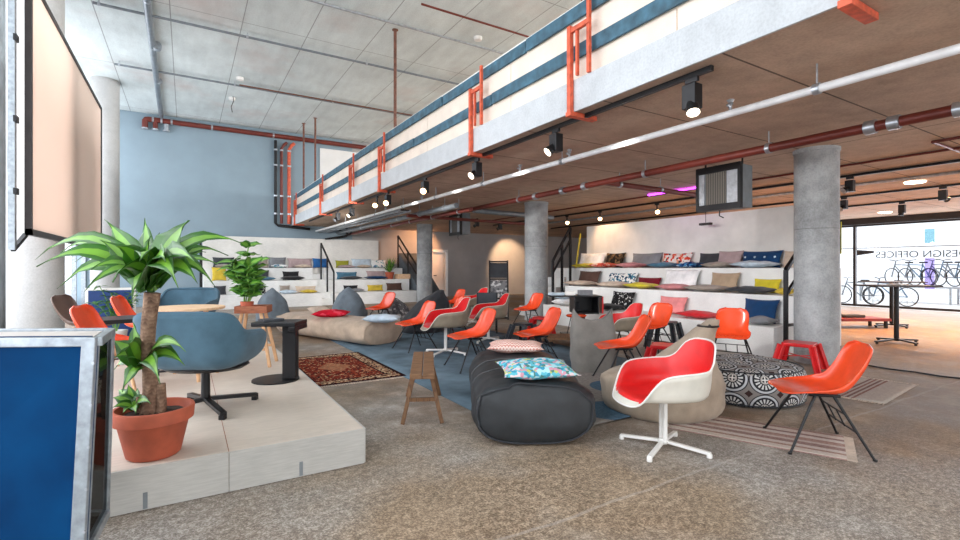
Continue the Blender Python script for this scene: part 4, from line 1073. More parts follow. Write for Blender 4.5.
pot_ = [o for o in col.objects if o.name == 'pot'][0]
MB().lathe([(.180,.236),(.12,.248),(.05,.252),(.001,.252)], 32, fn=lambda p, q: p+Vector((0,0,.006*math.sin(q*9)))).build('soil', M['soil'], pot_)
trunk = MB()
tp_ = [Vector((-.02,0,.2))+CR*(-.01+.012*math.sin(k*.9))+CU*(k*.095)-CR*0+CR*(.002*k) for k in range(9)]
trunk.tube(tp_, [.05,.044,.041,.039,.038,.038,.039,.04,.043], 16); trunk.build('trunk', M['bark'], t)
MB().tube([CR*.04+CU*.2, CR*.045+CU*.3, CR*.04+CU*.42], [.03,.028,.026], 12).build('trunk', M['bark'], t)
MB().tube([-CR*.07+CU*.2, -CR*.072+CU*.3, -CR*.075+CU*.345], [.03,.03,.026], 12).build('trunk', M['bark'], t)
rnd = random.Random(11)
Dp = 2.87
pc = Vector((480, 268)); 
base_w = Vector((-.165, 3.47, H))
def img(dx, up, dep=0.0): return CR*dx+CU*up+CF*dep
def px_loc(px, py, dep=0.0):
    """a spot on the plant, `dep` metres behind the plane of its stem"""
    d = base_w.x*SA+base_w.y*CA+dep
    return Vector((0,0,EYE))+CF*d+CR*((px-480)/FOC*d)+CU*((268-py)/FOC*d)-base_w
crown = px_loc(151, 284)
tips = [(35,260,.1,.06,.48),(37,267,-.25,.075,.55),(57,289,-.1,.08,.62),(60,253,.3,.06,.35),(84,292,-.3,.07,.6),(216,288,-.2,.07,.6),(228,256,.35,.06,.5),(100,240,-.1,.09,.2),(145,218,.3,.08,.05),(205,236,.2,.09,.25),(108,222,.1,.12,.10),(116,246,-.3,.09,.25),(104,219,.35,.05,.12),
 (188,220,-.05,.15,.10),(160,232,.2,.08,.08),(240,243,.15,.07,.45),(218,264,-.05,.06,.40),(198,284,-.3,.10,.45),(178,288,-.42,.095,.5),(132,300,-.35,.08,.55),(206,252,.35,.06,.3),
 (90,270,-.35,.075,.4),(122,232,.3,.08,.1),(172,240,.35,.08,.1),(150,236,-.25,.085,.15),(195,262,-.35,.09,.35),(166,262,-.4,.09,.4),(75,262,.3,.06,.35),(140,262,-.42,.085,.45),(112,282,-.4,.07,.5)]
fo = MB()
for (x, y, dp, w, a) in tips: leaf(fo, crown+Vector((rnd.uniform(-.03,.03), rnd.uniform(-.03,.03), rnd.uniform(-.04,.03))), px_loc(x, y, dp), w*1.55, a, 9, .16, CU*.5-CF*.75+CR*rnd.uniform(-.35,.35))
fo.build('crown_leaves', [M['leaf'], M['leaf2']], t, solid=.0015)
fo = MB(); c2 = px_loc(143, 366)
for (x, y, dp, w, a) in [(133,322,0,.07,.05),(185,366,-.1,.06,.5),(186,352,-.2,.05,.45),(165,341,.1,.05,.2),(112,340,-.05,.075,.2),(114,358,-.2,.06,.4),(122,392,-.15,.05,.4),(160,384,-.3,.055,.4),(112,372,.1,.05,.4),(150,336,.2,.06,.1),(172,346,.2,.05,.3),(128,344,-.25,.07,.3)]:
    leaf(fo, c2, px_loc(x, y, dp), w*1.75, a, 9, .16, CU*.6-CF*.7+CR*rnd.uniform(-.3,.3))
fo.build('side_shoot_leaves', [M['leaf'], M['leaf2']], t, solid=.0015)
fo = MB(); c3 = px_loc(134, 408, -.02)
for (x, y, dp, w, a) in [(128,384,0,.045,.1),(146,394,0,.045,.3),(151,404,-.1,.035,.4),(112,398,-.05,.045,.35),(112,408,-.1,.035,.4),(122,414,-.1,.03,.4),(118,390,.1,.045,.2),(138,388,.1,.04,.1),(136,414,-.12,.035,.4)]:
    leaf(fo, c3, px_loc(x, y, dp), w*1.6, a, 9, .16, CU*.6-CF*.7+CR*rnd.uniform(-.3,.3))
fo.build('low_shoot_leaves', [M['leaf'], M['leaf2']], t, solid=.0015)
# ---- blue tub chairs ---------------------------------------------------------
TUB = [(0,.44),(35,.45),(52,.52),(68,.60),(88,.635),(105,.67),(118,.735),(130,.78),(145,.80),(180,.81)]
def tub_rim(th):
    d = math.degrees(abs((th+math.pi) % (2*math.pi)-math.pi)); z = crom(TUB, d)[0]
    c, s = math.cos(th), math.sin(th); e = .45
    return Vector((.33*math.copysign(abs(c)**e, c)-.02, .395*math.copysign(abs(s)**e, s), z))
TB = [(0,0,0),(.3,.46,0),(.5,.68,.03),(.62,.80,.15),(.75,.885,.38),(.88,.955,.7),(.96,.99,.93),(1,1,1)]
def tub(u, v, k=1.0, lift=0.0):
    r = tub_rim(v*2*math.pi); p, q = crom(TB, u)
    return Vector((r.x*p*k, r.y*p*k, .385+lift+(r.z-.385)*q))
def tub_chair(label, loc, rz, s=1.0):
    t = thing('tub_armchair', label, 'armchair', loc, rz)
    MB().grid(lambda u, v: tub(u, v), 20, 64).build('upholstered_shell', M['blue_fab'], t, weld=True, solid=.03, off=1, sharp=80)
    MB().tube([tub_rim(k*2*math.pi/64)+Vector((0,0,-.002)) for k in range(64)], .017, 8, True).build('rim_roll', M['blue_fab'], t)
    MB().lathe([(.05,.425),(.24,.43),(.27,.455),(.25,.49),(.05,.50)], 32, fn=lambda p, q: Vector((p.x, p.y*1.1, p.z))).build('seat_cushion', M['blue_fab'], t)
    MB().lathe([(.16,.325),(.235,.335),(.27,.36),(.26,.375),(.1,.38)], 40, fn=lambda p, q: Vector((p.x*.95, p.y*1.25, p.z))).build('under_shell', M['black_metal'], t)
    MB().tube([(0,0,.08), (0,0,.34)], [.036,.03], 16).build('column', M['black_metal'], t)
    for k in range(4):
        a = R(45+90*k); d = Vector((math.cos(a), math.sin(a), 0))
        MB().bar(d*.02+Vector((0,0,.085)), d*.41+Vector((0,0,.045)), .05, .03).box(d*.39+Vector((0,0,.018)), (.045,.045,.036)).build('foot', M['black_metal'], t, smooth=False, bevel=.004)
    MB().bar((-.05,.2,.33), (-.08,.4,.315), .03, .015).build('lever', M['black_metal'], t, smooth=False)
    t.scale = (s, s, s)
    return t
tub_chair('steel blue tub armchair on a black star base beside the dracaena, seen from behind', (.13, 4.37, H), R(60), .965)
tub_chair('steel blue tub armchair farther back on the stage behind the dracaena trunk', (-.05, 7.95, H), R(-115), 1.0)
# laptop side table
t = thing('side_table', 'black side table with a round foot and single column on the stage', 'table', (.80, 5.12, H), R(-31))
MB().span((-.22,-.17,.545), (.20,.17,.585)).span((.14,-.17,.50), (.20,.17,.545)).build('table_top', M['black_metal'], t, smooth=False, bevel=.006)
MB().span((.03,-.045,.02), (.16,.045,.545)).build('column', M['black_metal'], t, smooth=False, bevel=.004)
MB().lathe([(.22,0),(.22,.014),(.02,.018)], 40, (-.05,0,0)).build('foot_plate', M['black_metal'], t)
o = MB().box((0,0,.009), (.2,.14,.018), Matrix.Rotation(.3,3,'Z')).build('notebook', M['dark_stool'], smooth=False, loc=(.72, 5.19, H+.586)); tag(o, 'dark notebook lying on the black side table', 'book')
# tall wooden stool with leafy plant
t = thing('tall_stool', 'tall light wood stool with a reddish tray top behind the laptop side table', 'stool', (.66, 6.08, H), R(-20))
MB().span((-.17,-.14,.60), (.17,.14,.625)).span((-.17,-.14,.625), (-.15,.14,.68)).span((.15,-.14,.625), (.17,.14,.68)).span((-.15,.12,.625), (.15,.14,.68)).span((-.15,-.14,.625), (.15,-.12,.68)).build('tray_top', M['tray'], t, smooth=False, bevel=.003)
for sx in (-1, 1):
    for sy in (-1, 1): MB().bar((sx*.10,sy*.1,.6), (sx*.21,sy*.18,0), .035, .03, up=(0,1,0)).build('leg', M['lightwood'], t, smooth=False, bevel=.005)
MB().bar((-.18,-.15,.2), (.18,-.15,.2), .025, .03).bar((-.18,.15,.2), (.18,.15,.2), .025, .03).build('stretcher', M['lightwood'], t, smooth=False)
t = thing('potted_plant', 'upright leafy green plant standing in the tray of the tall wooden stool', 'potted plant', (.59, 6.08, H+.626))
MB().lathe([(.06,0),(.07,.08),(.072,.1),(.06,.1),(.05,.08)], 20).build('pot', M['terracotta'], t)
stm = MB(); lf = MB(); rnd = random.Random(4)
for k in range(7):
    a = k*2.4; bx = Vector((.03*math.cos(a), .03*math.sin(a), .1)); top_ = Vector((.13*math.cos(a), .13*math.sin(a), .50+.10*rnd.random()))
    if k == 0: top_ = Vector((.02,0,.72))
    pts = [bx.lerp(top_, j/6)+Vector((.02*math.sin(j), .02*math.cos(j*1.3), 0)) for j in range(7)]
    stm.tube(pts, .007, 6)
    for j in range(1, 7):
        for s in range(3):
            b = a+s*2.1+j*1.7; d = Vector((math.cos(b), math.sin(b), rnd.uniform(-.2,.5)))*rnd.uniform(.13,.2)
            leaf(lf, pts[j], pts[j]+d, .105, .18, 6, .12, CU*.7-CF*.5+CR*rnd.uniform(-.5,.5))
stm.build('stems', M['leaf_mid'], t); lf.build('leaves', [M['leaf_dark'], M['leaf_mid']], t, solid=.001)
# pale round table and wooden legs behind the blue chair
t = thing('round_table', 'pale round wooden table with light wood legs behind the blue tub armchair', 'table', (-.0, 5.72, H))
MB().lathe([(.34,.69),(.35,.70),(.35,.715),(.02,.716)], 48).build('table_top', M['palewood'], t, sharp=30)
for k in range(4): a = R(20+90*k); MB().tube([(.18*math.cos(a),.18*math.sin(a),.69), (.30*math.cos(a),.30*math.sin(a),0)], [.024,.017], 10).build('leg', M['lightwood'], t)
def wood_chair(label, loc, rz):
    t = thing('shell_chair', label, 'chair', loc, rz, 'orange chairs on the stage')
    MB().grid(shell_fn, 40, 20).build('seat_shell', M['orange'], t, solid=.008, sharp=70)
    for sx in (-1, 1):
        for sy in (-1, 1): MB().tube([(sx*.08,sy*.13,.40), (sx*.21,sy*.23,0)], [.017,.012], 10).build('leg', M['lightwood'], t)
    MB().tube([(-.12,-.15,.3), (.12,.15,.3)], .006, 6).tube([(-.12,.15,.3), (.12,-.15,.3)], .006, 6).tube([(.08,-.14,.395), (.08,.14,.395)], .008, 6).tube([(-.08,-.14,.395), (-.08,.14,.395)], .008, 6).build('brace', M['black_metal'], t)
wood_chair('orange shell chair on wooden legs just above the blue case', (-.50, 5.35, H), R(-16))
wood_chair('orange shell chair on wooden legs behind the dark table on the stage', (-.40, 6.95, H), R(-14))
t = thing('dark_table', 'black low table between the two orange chairs on the stage', 'table', (-.42, 5.75, H), R(10))
q = at_z(124, 318, H+.6); t.location.x, t.location.y = -.55, 6.15
MB().span((-.3,-.25,.56), (.3,.25,.60)).build('table_top', M['black_metal'], t, smooth=False, bevel=.005)
for sx in (-1, 1):
    for sy in (-1, 1): MB().span((sx*.26-.02, sy*.21-.02, 0), (sx*.26+.02, sy*.21+.02, .56)).build('leg', M['black_metal'], t, smooth=False)
t = thing('shell_chair', 'dark brown moulded chair back behind the front orange chair on the stage', 'chair', (-1.02, 7.55, H), R(-20))
MB().grid(shell_fn, 40, 20).build('seat_shell', plain('dark_brown_shell', (104,84,74), .5), t, solid=.008, sharp=70)
for sx in (-1, 1):
    for sy in (-1, 1): MB().tube([(sx*.08,sy*.13,.40), (sx*.21,sy*.23,0)], [.017,.012], 10).build('leg', M['lightwood'], t)
# blue upright board by the facade and a plant in front
q = at_y(111, 300, 10.1)
t = thing('display_board', 'deep blue upright board in a white frame far left behind the stage', 'board', (q.x, 10.1, 0), R(-5))
MB().span((-.30,-.015,.08), (.30,.015,.98)).build('panel', M['blue_board_plain'], t, smooth=False)
MB().span((-.34,-.02,0), (-.30,.02,1.02)).span((.30,-.02,0), (.34,.02,1.02)).span((-.30,-.02,.98), (.30,.02,1.02)).span((-.30,-.02,0), (.30,.02,.08)).build('frame', M['white_metal'], t, smooth=False)
t = thing('potted_plant', 'small thin leaved plant in front of the blue upright board', 'potted plant', (q.x+.1, 9.78, 0))
MB().lathe([(.12,0),(.15,.3),(.16,.34),(.13,.34),(.12,.3)], 20).build('pot', M['white_metal'], t)
stm = MB(); lf = MB()
for k in range(8):
    a = k*2.4; top_ = Vector((.3*math.cos(a), .25*math.sin(a), .8+.35*rnd.random())); bx = Vector((0,0,.3)); top_.y = min(top_.y, .1)
    pts = [bx.lerp(top_, j/6)+Vector((0,0,.1*math.sin(j/6*math.pi))) for j in range(7)]; stm.tube(pts, .006, 5)
    for j in range(2, 7):
        for s in range(3):
            b = a+s*2.1+j; leaf(lf, pts[j], pts[j]+Vector((math.cos(b), math.sin(b), rnd.uniform(-.4,.2)))*.15, .05, .1, 5)
stm.build('stems', M['leaf_mid'], t); lf.build('leaves', [M['leaf_dark'], M['leaf_dark']], t, solid=.001)
# ---- black table with clutter, pallet, picture frame, black chair ------------
tx, ty = 6.72, 7.45
t = thing('black_table', 'black table with cube shelf under its top in front of the right tribune', 'table', (tx, ty, 0), R(-31))
MB().span((-.52,-.3,.775), (.52,.3,.80)).build('table_top', M['black_metal'], t, smooth=False, bevel=.004)
MB().span((-.02,-.28,.44), (.46,.28,.465)).span((-.02,-.28,.465), (.0,.28,.775)).span((.44,-.28,.465), (.46,.28,.775)).span((0,.26,.465), (.44,.28,.775)).build('cube_shelf', M['black_metal'], t, smooth=False)
MB().tube([(.2,0,.02), (.2,0,.44)], .05, 12).build('column', M['black_metal'], t)
MB().box((.12,0,.012), (.7,.5,.024)).build('foot_plate', M['black_metal'], t, smooth=False, bevel=.004)
Rm = Matrix.Rotation(R(-31), 3, 'Z')
def on_table(dx, dy, sz, m, name, label, cat, rz=0, z=.801):
    p = Rm @ Vector((dx, dy, 0)); o = MB().box((0,0,sz[2]/2), sz).build(name, m, smooth=False, bevel=.003, loc=(tx+p.x, ty+p.y, z), rotz=R(-31)+rz); return tag(o, label, cat)
on_table(-.34, 0, (.28,.2,.05), M['c_ltblue'], 'magazine', 'pale blue magazine pile at the left end of the black table', 'magazine', .2)
on_table(-.05, .05, (.2,.16,.07), M['white_metal'], 'paper_box', 'white paper box in the middle of the black table', 'box', -.1)
on_table(.25, .02, (.26,.18,.10), M['c_grey'], 'storage_box', 'grey box at the right end of the black table', 'box', .1)
on_table(.1, .1, (.1,.12,.2), M['c_charcoal'], 'bottle_crate', 'dark small crate inside the cube shelf of the black table', 'box', 0, .466)
on_table(.555, -.05, (.03,.3,.34), M['red_stool'], 'red_folder', 'red upright folder leaning at the right side of the black table', 'folder', 0, .44)
t = thing('pallet_table', 'low wooden pallet table on black castors behind the grey upright bag', 'table', (5.75, 6.45, 0), R(-31))
for k in range(5): MB().span((-.45,-.3+k*.122,.13), (.45,-.3+k*.122+.11,.16)).build('plank', M['oldwood'], t, smooth=False, bevel=.003)
MB().span((-.42,-.28,.10), (-.34,.28,.13)).span((.34,-.28,.10), (.42,.28,.13)).build('bearer', M['oldwood'], t, smooth=False)
for sx in (-1, 1):
    for sy in (-1, 1): MB().tube([(sx*.37,sy*.22-.02,.05), (sx*.37,sy*.22+.02,.05)], .05, 14).build('castor', M['black_metal'], t)
p = at_z(522, 300, .0); 
t = thing('picture_rack', 'leaning black framed rack of pictures beside the middle column', 'rack', (7.0, 10.6, 0), R(-31))
ps = MB()
for x in (-.24, .24): ps.bar((x, 0, 0), (x, .3, 1.55), .04, .04)
for k in (0.03, .35, .68, .98): ps.bar((-.24, .3*k, 1.55*k), (.24, .3*k, 1.55*k), .04, .04)
ps.build('frame', M['black_metal'], t, smooth=False)
for k0, k1, m in [(.05,.33,'white_metal'),(.37,.66,'c_greyprint'),(.70,.96,'c_charcoal')]:
    MB().add([(-.22,.3*k0,1.55*k0), (.22,.3*k0,1.55*k0), (.22,.3*k1,1.55*k1), (-.22,.3*k1,1.55*k1)], [(0,1,2,3)]).build('picture', M[m], t, smooth=False, solid=.008)
t = thing('folding_chair', 'dark grey slim chair facing the camera beside the red armchairs', 'chair', (5.35, 8.55, 0), R(59))
MB().span((-.03,-.22,.52), (-.0,.22,.84)).build('backrest', M['dark_stool'], t, smooth=False, bevel=.01)
MB().span((-.02,-.22,.43), (.4,.22,.46)).build('seat', M['dark_stool'], t, smooth=False, bevel=.01)
for sy in (-1, 1):
    MB().bar((-.02,sy*.2,.83), (-.10,sy*.2,0), .025, .025).build('leg', M['black_metal'], t, smooth=False)
    MB().bar((.36,sy*.2,.43), (.42,sy*.2,0), .025, .025).build('leg', M['black_metal'], t, smooth=False)
a = at_x(576, 266, 9.2); b = at_x(582, 233, 9.55)
tag(MB().tube([(0,0,0), (b.x-a.x-.06, b.y-a.y, 2.32-1.353)], .022, 8).build('yellow_pole', plain('yellow_pole_paint', (214,196,60), .5), loc=(a.x, a.y, 1.353)), 'yellow pole leaning on the left end of the tribune wall', 'pole')
# ---- bar tables, bench behind the column and cable ---------------------------
for px, py, lb, nm_ in [(896.5, 343, 'tall black bar table nearer the camera on the right', 1), (891.5, 327, 'tall black bar table farther back towards the shop window', 2)]:
    p = at_z(px, py, 0); t = thing('bar_table', lb, 'table', (p.x, p.y, 0), R(-31))
    MB().span((-.5,-.36,1.02), (.5,.36,1.045)).build('table_top', M['dark_frame'], t, smooth=False, bevel=.004)
    MB().tube([(0,0,.04), (0,0,1.02)], .038, 14).build('column', M['black_metal'], t)
    for k in range(4):
        a = R(12+90*k) if k % 2 == 0 else R(12+90*k); L = .46 if k % 2 == 0 else .34; d = Vector((math.cos(a), math.sin(a), 0))
        MB().bar(d*.02+Vector((0,0,.07)), d*L+Vector((0,0,.04)), .06, .025).tube([d*(L-.02), d*(L-.02)+Vector((0,0,.04))], .022, 8).build('foot', M['black_metal'], t, smooth=False)
p = at_z(893, 283, 1.046)
o = MB().box((0,0,.01), (.25,.2,.02)).build('paper_stack', M['white_wall'], smooth=False, loc=(at_z(896.5,343,0).x, at_z(896.5,343,0).y, 1.046)); tag(o, 'white papers on the nearer bar table', 'paper')
p = at_z(848, 327, 0)
t = thing('low_bench', 'low dark red bench right behind the big column', 'bench', (p.x, p.y, 0), R(-31))
MB().span((-.5,-.3,.16), (.75,.3,.22)).build('bench_top', plain('dark_red_bench_paint', (120,40,44), .6), t, smooth=False, bevel=.006)
for x in (-.44, .66):
    for y in (-.24, .2): MB().span((x, y, 0), (x+.05, y+.05, .16)).build('leg', M['black_metal'], t, smooth=False)
o = MB().box((0,0,.03), (.5,.3,.06)).build('folded_blanket', M['c_charcoal'], bevel=.015, loc=(p.x+.1, p.y, .221), rotz=R(-25)); tag(o, 'dark folded blanket on the low red bench', 'blanket')
pts = [at_z(x, y, .012) for x, y in [(842, 361), (866, 365), (890, 369), (915, 372), (940, 376), (962, 378.5), (1000, 383)]]
tag(MB().tube(pts, .011, 6).build('floor_cable', M['black_metal']), 'black cable running across the floor at the right', 'cable')
# ---- wooden planter plant on the back tribune -------------------------------
t = thing('potted_plant', 'bushy plant in a terracotta pot on the right end of the back tribune', 'potted plant', (at_y(390, 275, 18.8).x, 18.85, .902))
MB().lathe([(.13,0),(.19,.26),(.21,.28),(.18,.28),(.16,.24),(.01,.24)], 20).build('pot', M['terracotta'], t)
lf = MB()
for k in range(34):
    a = k*2.4; d = Vector((math.cos(a), math.sin(a), 0)); leaf(lf, (0,0,.25), d*rnd.uniform(.15,.42)+Vector((0,0,rnd.uniform(.45,.95))), .07, .1, 6)
lf.build('leaves', [M['leaf'], M['leaf_mid']], t, solid=.001)
o = MB().box((0,0,.1), (.55,.35,.2)).build('wooden_crate', M['palewood'], smooth=False, bevel=.004, loc=(at_y(403,275,18.8).x, 18.85, .902)); tag(o, 'pale wooden crate beside the terracotta pot on the back tribune', 'crate')
# ---- cushions ----------------------------------------------------------------
def pillow(name, w, h, th, m, seed=0):
    n = 18; mb = MB()
    def fn(sg):
        def f(u, v):
            a, b = 2*u-1, 2*v-1
            x = w/2*a*(1-.10*(1-b*b)**1.0*abs(a)**3); y = h/2*b*(1-.10*(1-a*a)*abs(b)**3)
            t = max(0, (1-a**4)*(1-b**4))**.55*(.62+.38*(1-a*a)*(1-b*b))
            z = sg*th/2*t
            if t > .01: z += wr((x, y, sg), .02*min(1, th/.12), 7, seed)*t
            return Vector((x, y, z))
        return f
    mb.grid(fn(1), n, n); mb.grid(fn(-1), n, n, flip=True)
    return mb.build(name, m, weld=True, sharp=80)
cn = [0]
def put(face, kind, plane, zt, x0, x1, yt, yb, mk, label, th=None, lean=18, roll=0, group=None, dep=None):
    """face 'W' looks towards -X (right tribune), 'S' towards -Y (back tribune)"""
    cn[0] += 1
    f = (lambda px, py: at_x(px, py, plane)) if face == 'W' else (lambda px, py: at_y(px, py, plane))
    ym = (yt+yb)/2; a, b = f(x0, ym), f(x1, ym); c = (a+b)/2
    w = (b-a).length*(1.06 if kind == 'up' else .96)
    if kind == 'up':
        h = max(.22, (f((x0+x1)/2, yt).z-zt))*1.08/math.cos(R(lean)); th = th or min(.17, .3*min(w, h)+.03)
        s_, c_ = math.sin(R(lean)), math.cos(R(lean))
        if face == 'W': X, Y = Vector((0,-1,0)), Vector((s_,0,c_))
        else: X, Y = Vector((1,0,0)), Vector((0,s_,c_))
    else:
        h = dep or min(.46, max(.34, w*.8)); th = th or max(.12, min(.18, (f((x0+x1)/2, yt).z-zt)*.9))
        X, Y = (Vector((0,-1,0)), Vector((1,0,0))) if face == 'W' else (Vector((1,0,0)), Vector((0,1,0)))
    Z = X.cross(Y)
    mt = Matrix((X, Y, Z)).transposed()
    if roll: mt = mt @ Matrix.Rotation(R(roll), 3, 'Z')
    o = pillow('cushion', w, h, th, M['c_'+mk], cn[0])
    lowest = min((mt @ v.co).z for v in o.data.vertices)
    loc = Vector((c.x, c.y, zt+.003-lowest))
    if kind == 'up':
        back = max(((mt @ v.co).x if face == 'W' else (mt @ v.co).y) for v in o.data.vertices)
        if face == 'W': loc.x = plane-back+.13
        else: loc.y = plane-back+.11
    o.matrix_world = Matrix.Translation(loc) @ mt.to_4x4()
    o.rotation_mode = 'XYZ'
    tag(o, label, 'cushion', group or ('cushions on the right tribune' if face == 'W' else 'cushions on the back tribune'))
    return o
W3, W2, W1 = 9.56, 8.79, 8.09          # backs of the top, middle and low seats
F3, F2, F1 = 9.22, 8.50, 7.82          # lying cushions nearer the edge
R_ = [
 ('up',3,579,604,254,266,'white','white cushion propped at the left end of the top right tier'),
 ('flat',3,576,594,263,268,'yellow','yellow flat cushion at the left end of the top right tier'),
 ('flat',3,593,616,263,268,'coral','coral printed flat cushion near the left end of the top right tier'),
 ('up',3,605,623,254,266,'darkprint','dark olive printed cushion propped on the top right tier'),
 ('flat',3,620,644,264,268.5,'rose','dusty pink flat cushion left of the wide grey one'),
 ('up',3,631,660,254,266,'grey','wide grey cushion propped on the top right tier'),
 ('flat',3,651,678,264,268.5,'teal','blue grey flat cushion in front of the floral one'),
 ('up',3,661,690,254,266,'floral','red and white floral cushion propped on the top right tier'),
 ('flat',3,679,702,263,269,'blueprint','blue printed flat cushion right of the floral one'),
 ('up',3,698,720,254,266,'charcoal','charcoal cushion slumped against the mauve one'),
 ('up',3,717,741,252,266,'mauve','mauve cushion propped in the middle of the top right tier'),
 ('flat',3,706,735,264,269,'taupe','taupe flat cushion below the propped mauve one'),
 ('up',3,741,780,252,267,'navy','wide navy buttoned cushion on the top right tier'),
 ('flat',3,734,777,261,269.5,'ltblue','pale blue flat cushion in front of the navy buttoned one'),
 ('up',3,782,794,252,267,'beige','beige cushion behind the railing at the right end of the top tier'),
 ('up',2,578,598,272,285,'brown','dark brown cushion propped on the middle right tier'),
 ('flat',2,568,594,281,286,'beige','beige flat cushion at the left end of the middle right tier'),
 ('up',2,607,635,274,286,'geo','blue and white geometric cushion propped on the middle right tier'),
 ('flat',2,601,628,281,287.5,'beige','beige flat cushion in front of the geometric one'),
 ('up',2,636,658,279,285,'maroon','dark red cushion resting behind the yellow flat one'),
 ('flat',2,628,657,283,288,'yellow','yellow flat cushion in front of the dark red one'),
 ('flat',2,660,691,285,289.5,'rose','pinkish flat cushion left of the large pale blue one'),
 ('up',2,664,697,271,288,'white','large pale cushion propped on the middle right tier'),
 ('up',2,710,737,274,288,'tan','tan quilted cushion propped on the middle right tier'),
 ('flat',2,688,728,286,292,'taupe','taupe flat cushion before the tan quilted one'),
 ('flat',2,729,775,288,294.5,'charcoal','long charcoal flat cushion on the middle right tier'),
 ('up',2,752,778,280,292,'yellow','yellow cushion propped behind the charcoal flat one'),
 ('flat',2,779,793,288,295,'mustard','mustard flat cushion at the right end of the middle tier'),
 ('up',1,611,632,293,308,'bw','black and white printed cushion on the low right tier'),
 ('flat',1,600,620,304,310,'black','black flat cushion on the low right tier'),
 ('up',1,658,684,298,317,'pink','pink cushion propped on the low right tier'),
 ('flat',1,680,720,311,319,'red','red flat cushion on the low right tier'),
 ('up',1,743,776,301,325,'navy','navy cushion propped at the right end of the low tier'),
 ('flat',1,749,775,318,326,'grey','grey flat cushion in front of the low navy one'),
]
for kd, tier, x0, x1, yt, yb, mk, lb in R_:
    put('W', kd, {3:(W3,F3),2:(W2,F2),1:(W1,F1)}[tier][0 if kd == 'up' else 1], .45*tier, x0, x1, yt, yb, mk, lb, lean=20)
# buttons on the navy cushion
for o in list(col.objects):
    if o.get('label', '').startswith('wide navy buttoned'):
        for x in (-.28, -.09, .1, .29):
            b = MB().lathe([(.022,.0),(.016,.012),(.002,.014)], 10, (x, .02, .068)).build('button', M['c_ltblue'], o)
# stack at the left end of the low tier
for i, (px, w, mk, lb) in enumerate([(553, .55, 'white', 'white flat cushion at the bottom of the stack on the low tier left end'), (557, .55, 'ltblue', 'pale blue cushion on top of the stack on the low tier left end')]):
    o = pillow('cushion', .6, .50, .16, M['c_'+mk], 50+i); o.location = (7.87, 8.95+.05*i, .45+.085+.15*i); tag(o, lb, 'cushion', 'cushions on the right tribune')
o = pillow('cushion', .5, .42, .12, M['c_yellow'], 61); o.location = (7.85, 8.2, .45+.065); tag(o, 'yellow flat cushion right of the pale stack on the low tier', 'cushion', 'cushions on the right tribune')
B3, B2, B1 = 19.92, 19.16, 18.41
G3, G2, G1 = 19.58, 18.82, 18.08
L3 = [
 ('up',3,213,234,258,267,'charcoal','dark cushion behind the leafy plant on the top back tier'),
 ('flat',3,214,232,264,268,'taupe','taupe flat cushion behind the leafy plant on the top back tier'),
 ('up',3,247,268,258.5,267,'taupe','taupe cushion propped on the top back tier, left of two greyish ones'),
 ('up',3,269,286,258,267,'grey','light grey cushion propped above the white printed flat one'),
 ('flat',3,271,288,264,268,'whiteprint','white printed flat cushion on the top back tier'),
 ('up',3,288,312,259,267,'mauve','wide mauve cushion propped on the top back tier'),
 ('flat',3,294,312,265.5,268,'beige','beige flat cushion before the wide mauve one'),
 ('up',3,313,328,259,267,'blue','bright blue cushion propped beside the aisle'),
 ('up',3,336,349,261,267,'olive','lime cushion propped right of the aisle'),
 ('flat',3,338,355,265,268,'mauve','mauve flat cushion in front of the lime one'),
 ('up',3,352,371,259.5,267,'ltblue','pale blue cushion propped on the top back tier'),
 ('flat',3,357,371,265,268,'beige','small beige flat cushion before the pale blue one'),
 ('up',3,371,386,260.5,267,'whiteprint','teal printed cushion at the right end of the top back tier'),
 ('up',2,212,226,268,280,'mustard','mustard cushion at the left end of the middle back tier'),
 ('up',2,252,269,271,279.5,'charcoal','charcoal cushion propped on the middle back tier'),
 ('flat',2,251,276,276.5,281,'teal','grey blue flat cushion before the charcoal one'),
 ('up',2,283,299,272,279,'black','small black cushion propped on the middle back tier'),
 ('flat',2,280,305,276,280.5,'black','wide black flat cushion on the middle back tier'),
 ('up',2,337,357,272.5,279,'teal','blue cushion propped right of the aisle on the middle back tier'),
 ('flat',2,340,362,276,280,'charcoal','dark flat cushion before the blue one on the middle back tier'),
 ('up',2,367,385,271.5,279,'mauve','mauve cushion propped above the navy flat one'),
 ('flat',2,364,387,276,280,'navy','navy flat cushion on the middle back tier'),
 ('up',1,214,226,286.5,294,'charcoal','charcoal cushion at the left end of the low back tier'),
 ('up',1,252,266,287,295,'bw','black and white printed cushion on the low back tier'),
 ('flat',1,279,297,291,295.5,'ltblue','pale blue flat cushion on the low back tier'),
 ('up',1,280,290,286,294,'taupe','small taupe cushion behind the teardrop bag on the low back tier'),
 ('flat',1,300,317,291,295,'mustard','mustard flat cushion on the low back tier'),
 ('up',1,296,316,287,293.5,'beige','beige cushion propped behind the mustard flat one'),
 ('up',1,344,358,287,293,'black','black cushion right of the aisle on the low back tier'),
 ('flat',1,350,364,290,294,'grey','grey flat cushion beside the black one on the low back tier'),
 ('up',1,368,383,286.5,293,'mustard','mustard cushion propped right of the aisle'),
 ('up',1,387,402,283.5,291,'brown','brown cushion at the right end of the low back tier'),
]
for kd, tier, x0, x1, yt, yb, mk, lb in L3:
    put('S', kd, {3:(B3,G3),2:(B2,G2),1:(B1,G1)}[tier][0 if kd == 'up' else 1], .45*tier, x0, x1, yt, yb, mk, lb, lean=16)
def lay(w, h, th, mk, loc, rz, label, tx=0, ty=0, seed=0):
    o = pillow('cushion', w, h, th, M['c_'+mk], seed); o.location = loc; o.rotation_euler = (R(tx), R(ty), R(rz))
    return tag(o, label, 'cushion', 'cushions lying on the bean bags')
bx = Vector((2.67, 3.66, 0)); dx_ = Vector((math.cos(R(61)), math.sin(R(61)), 0)); dy_ = Vector((-dx_.y, dx_.x, 0))
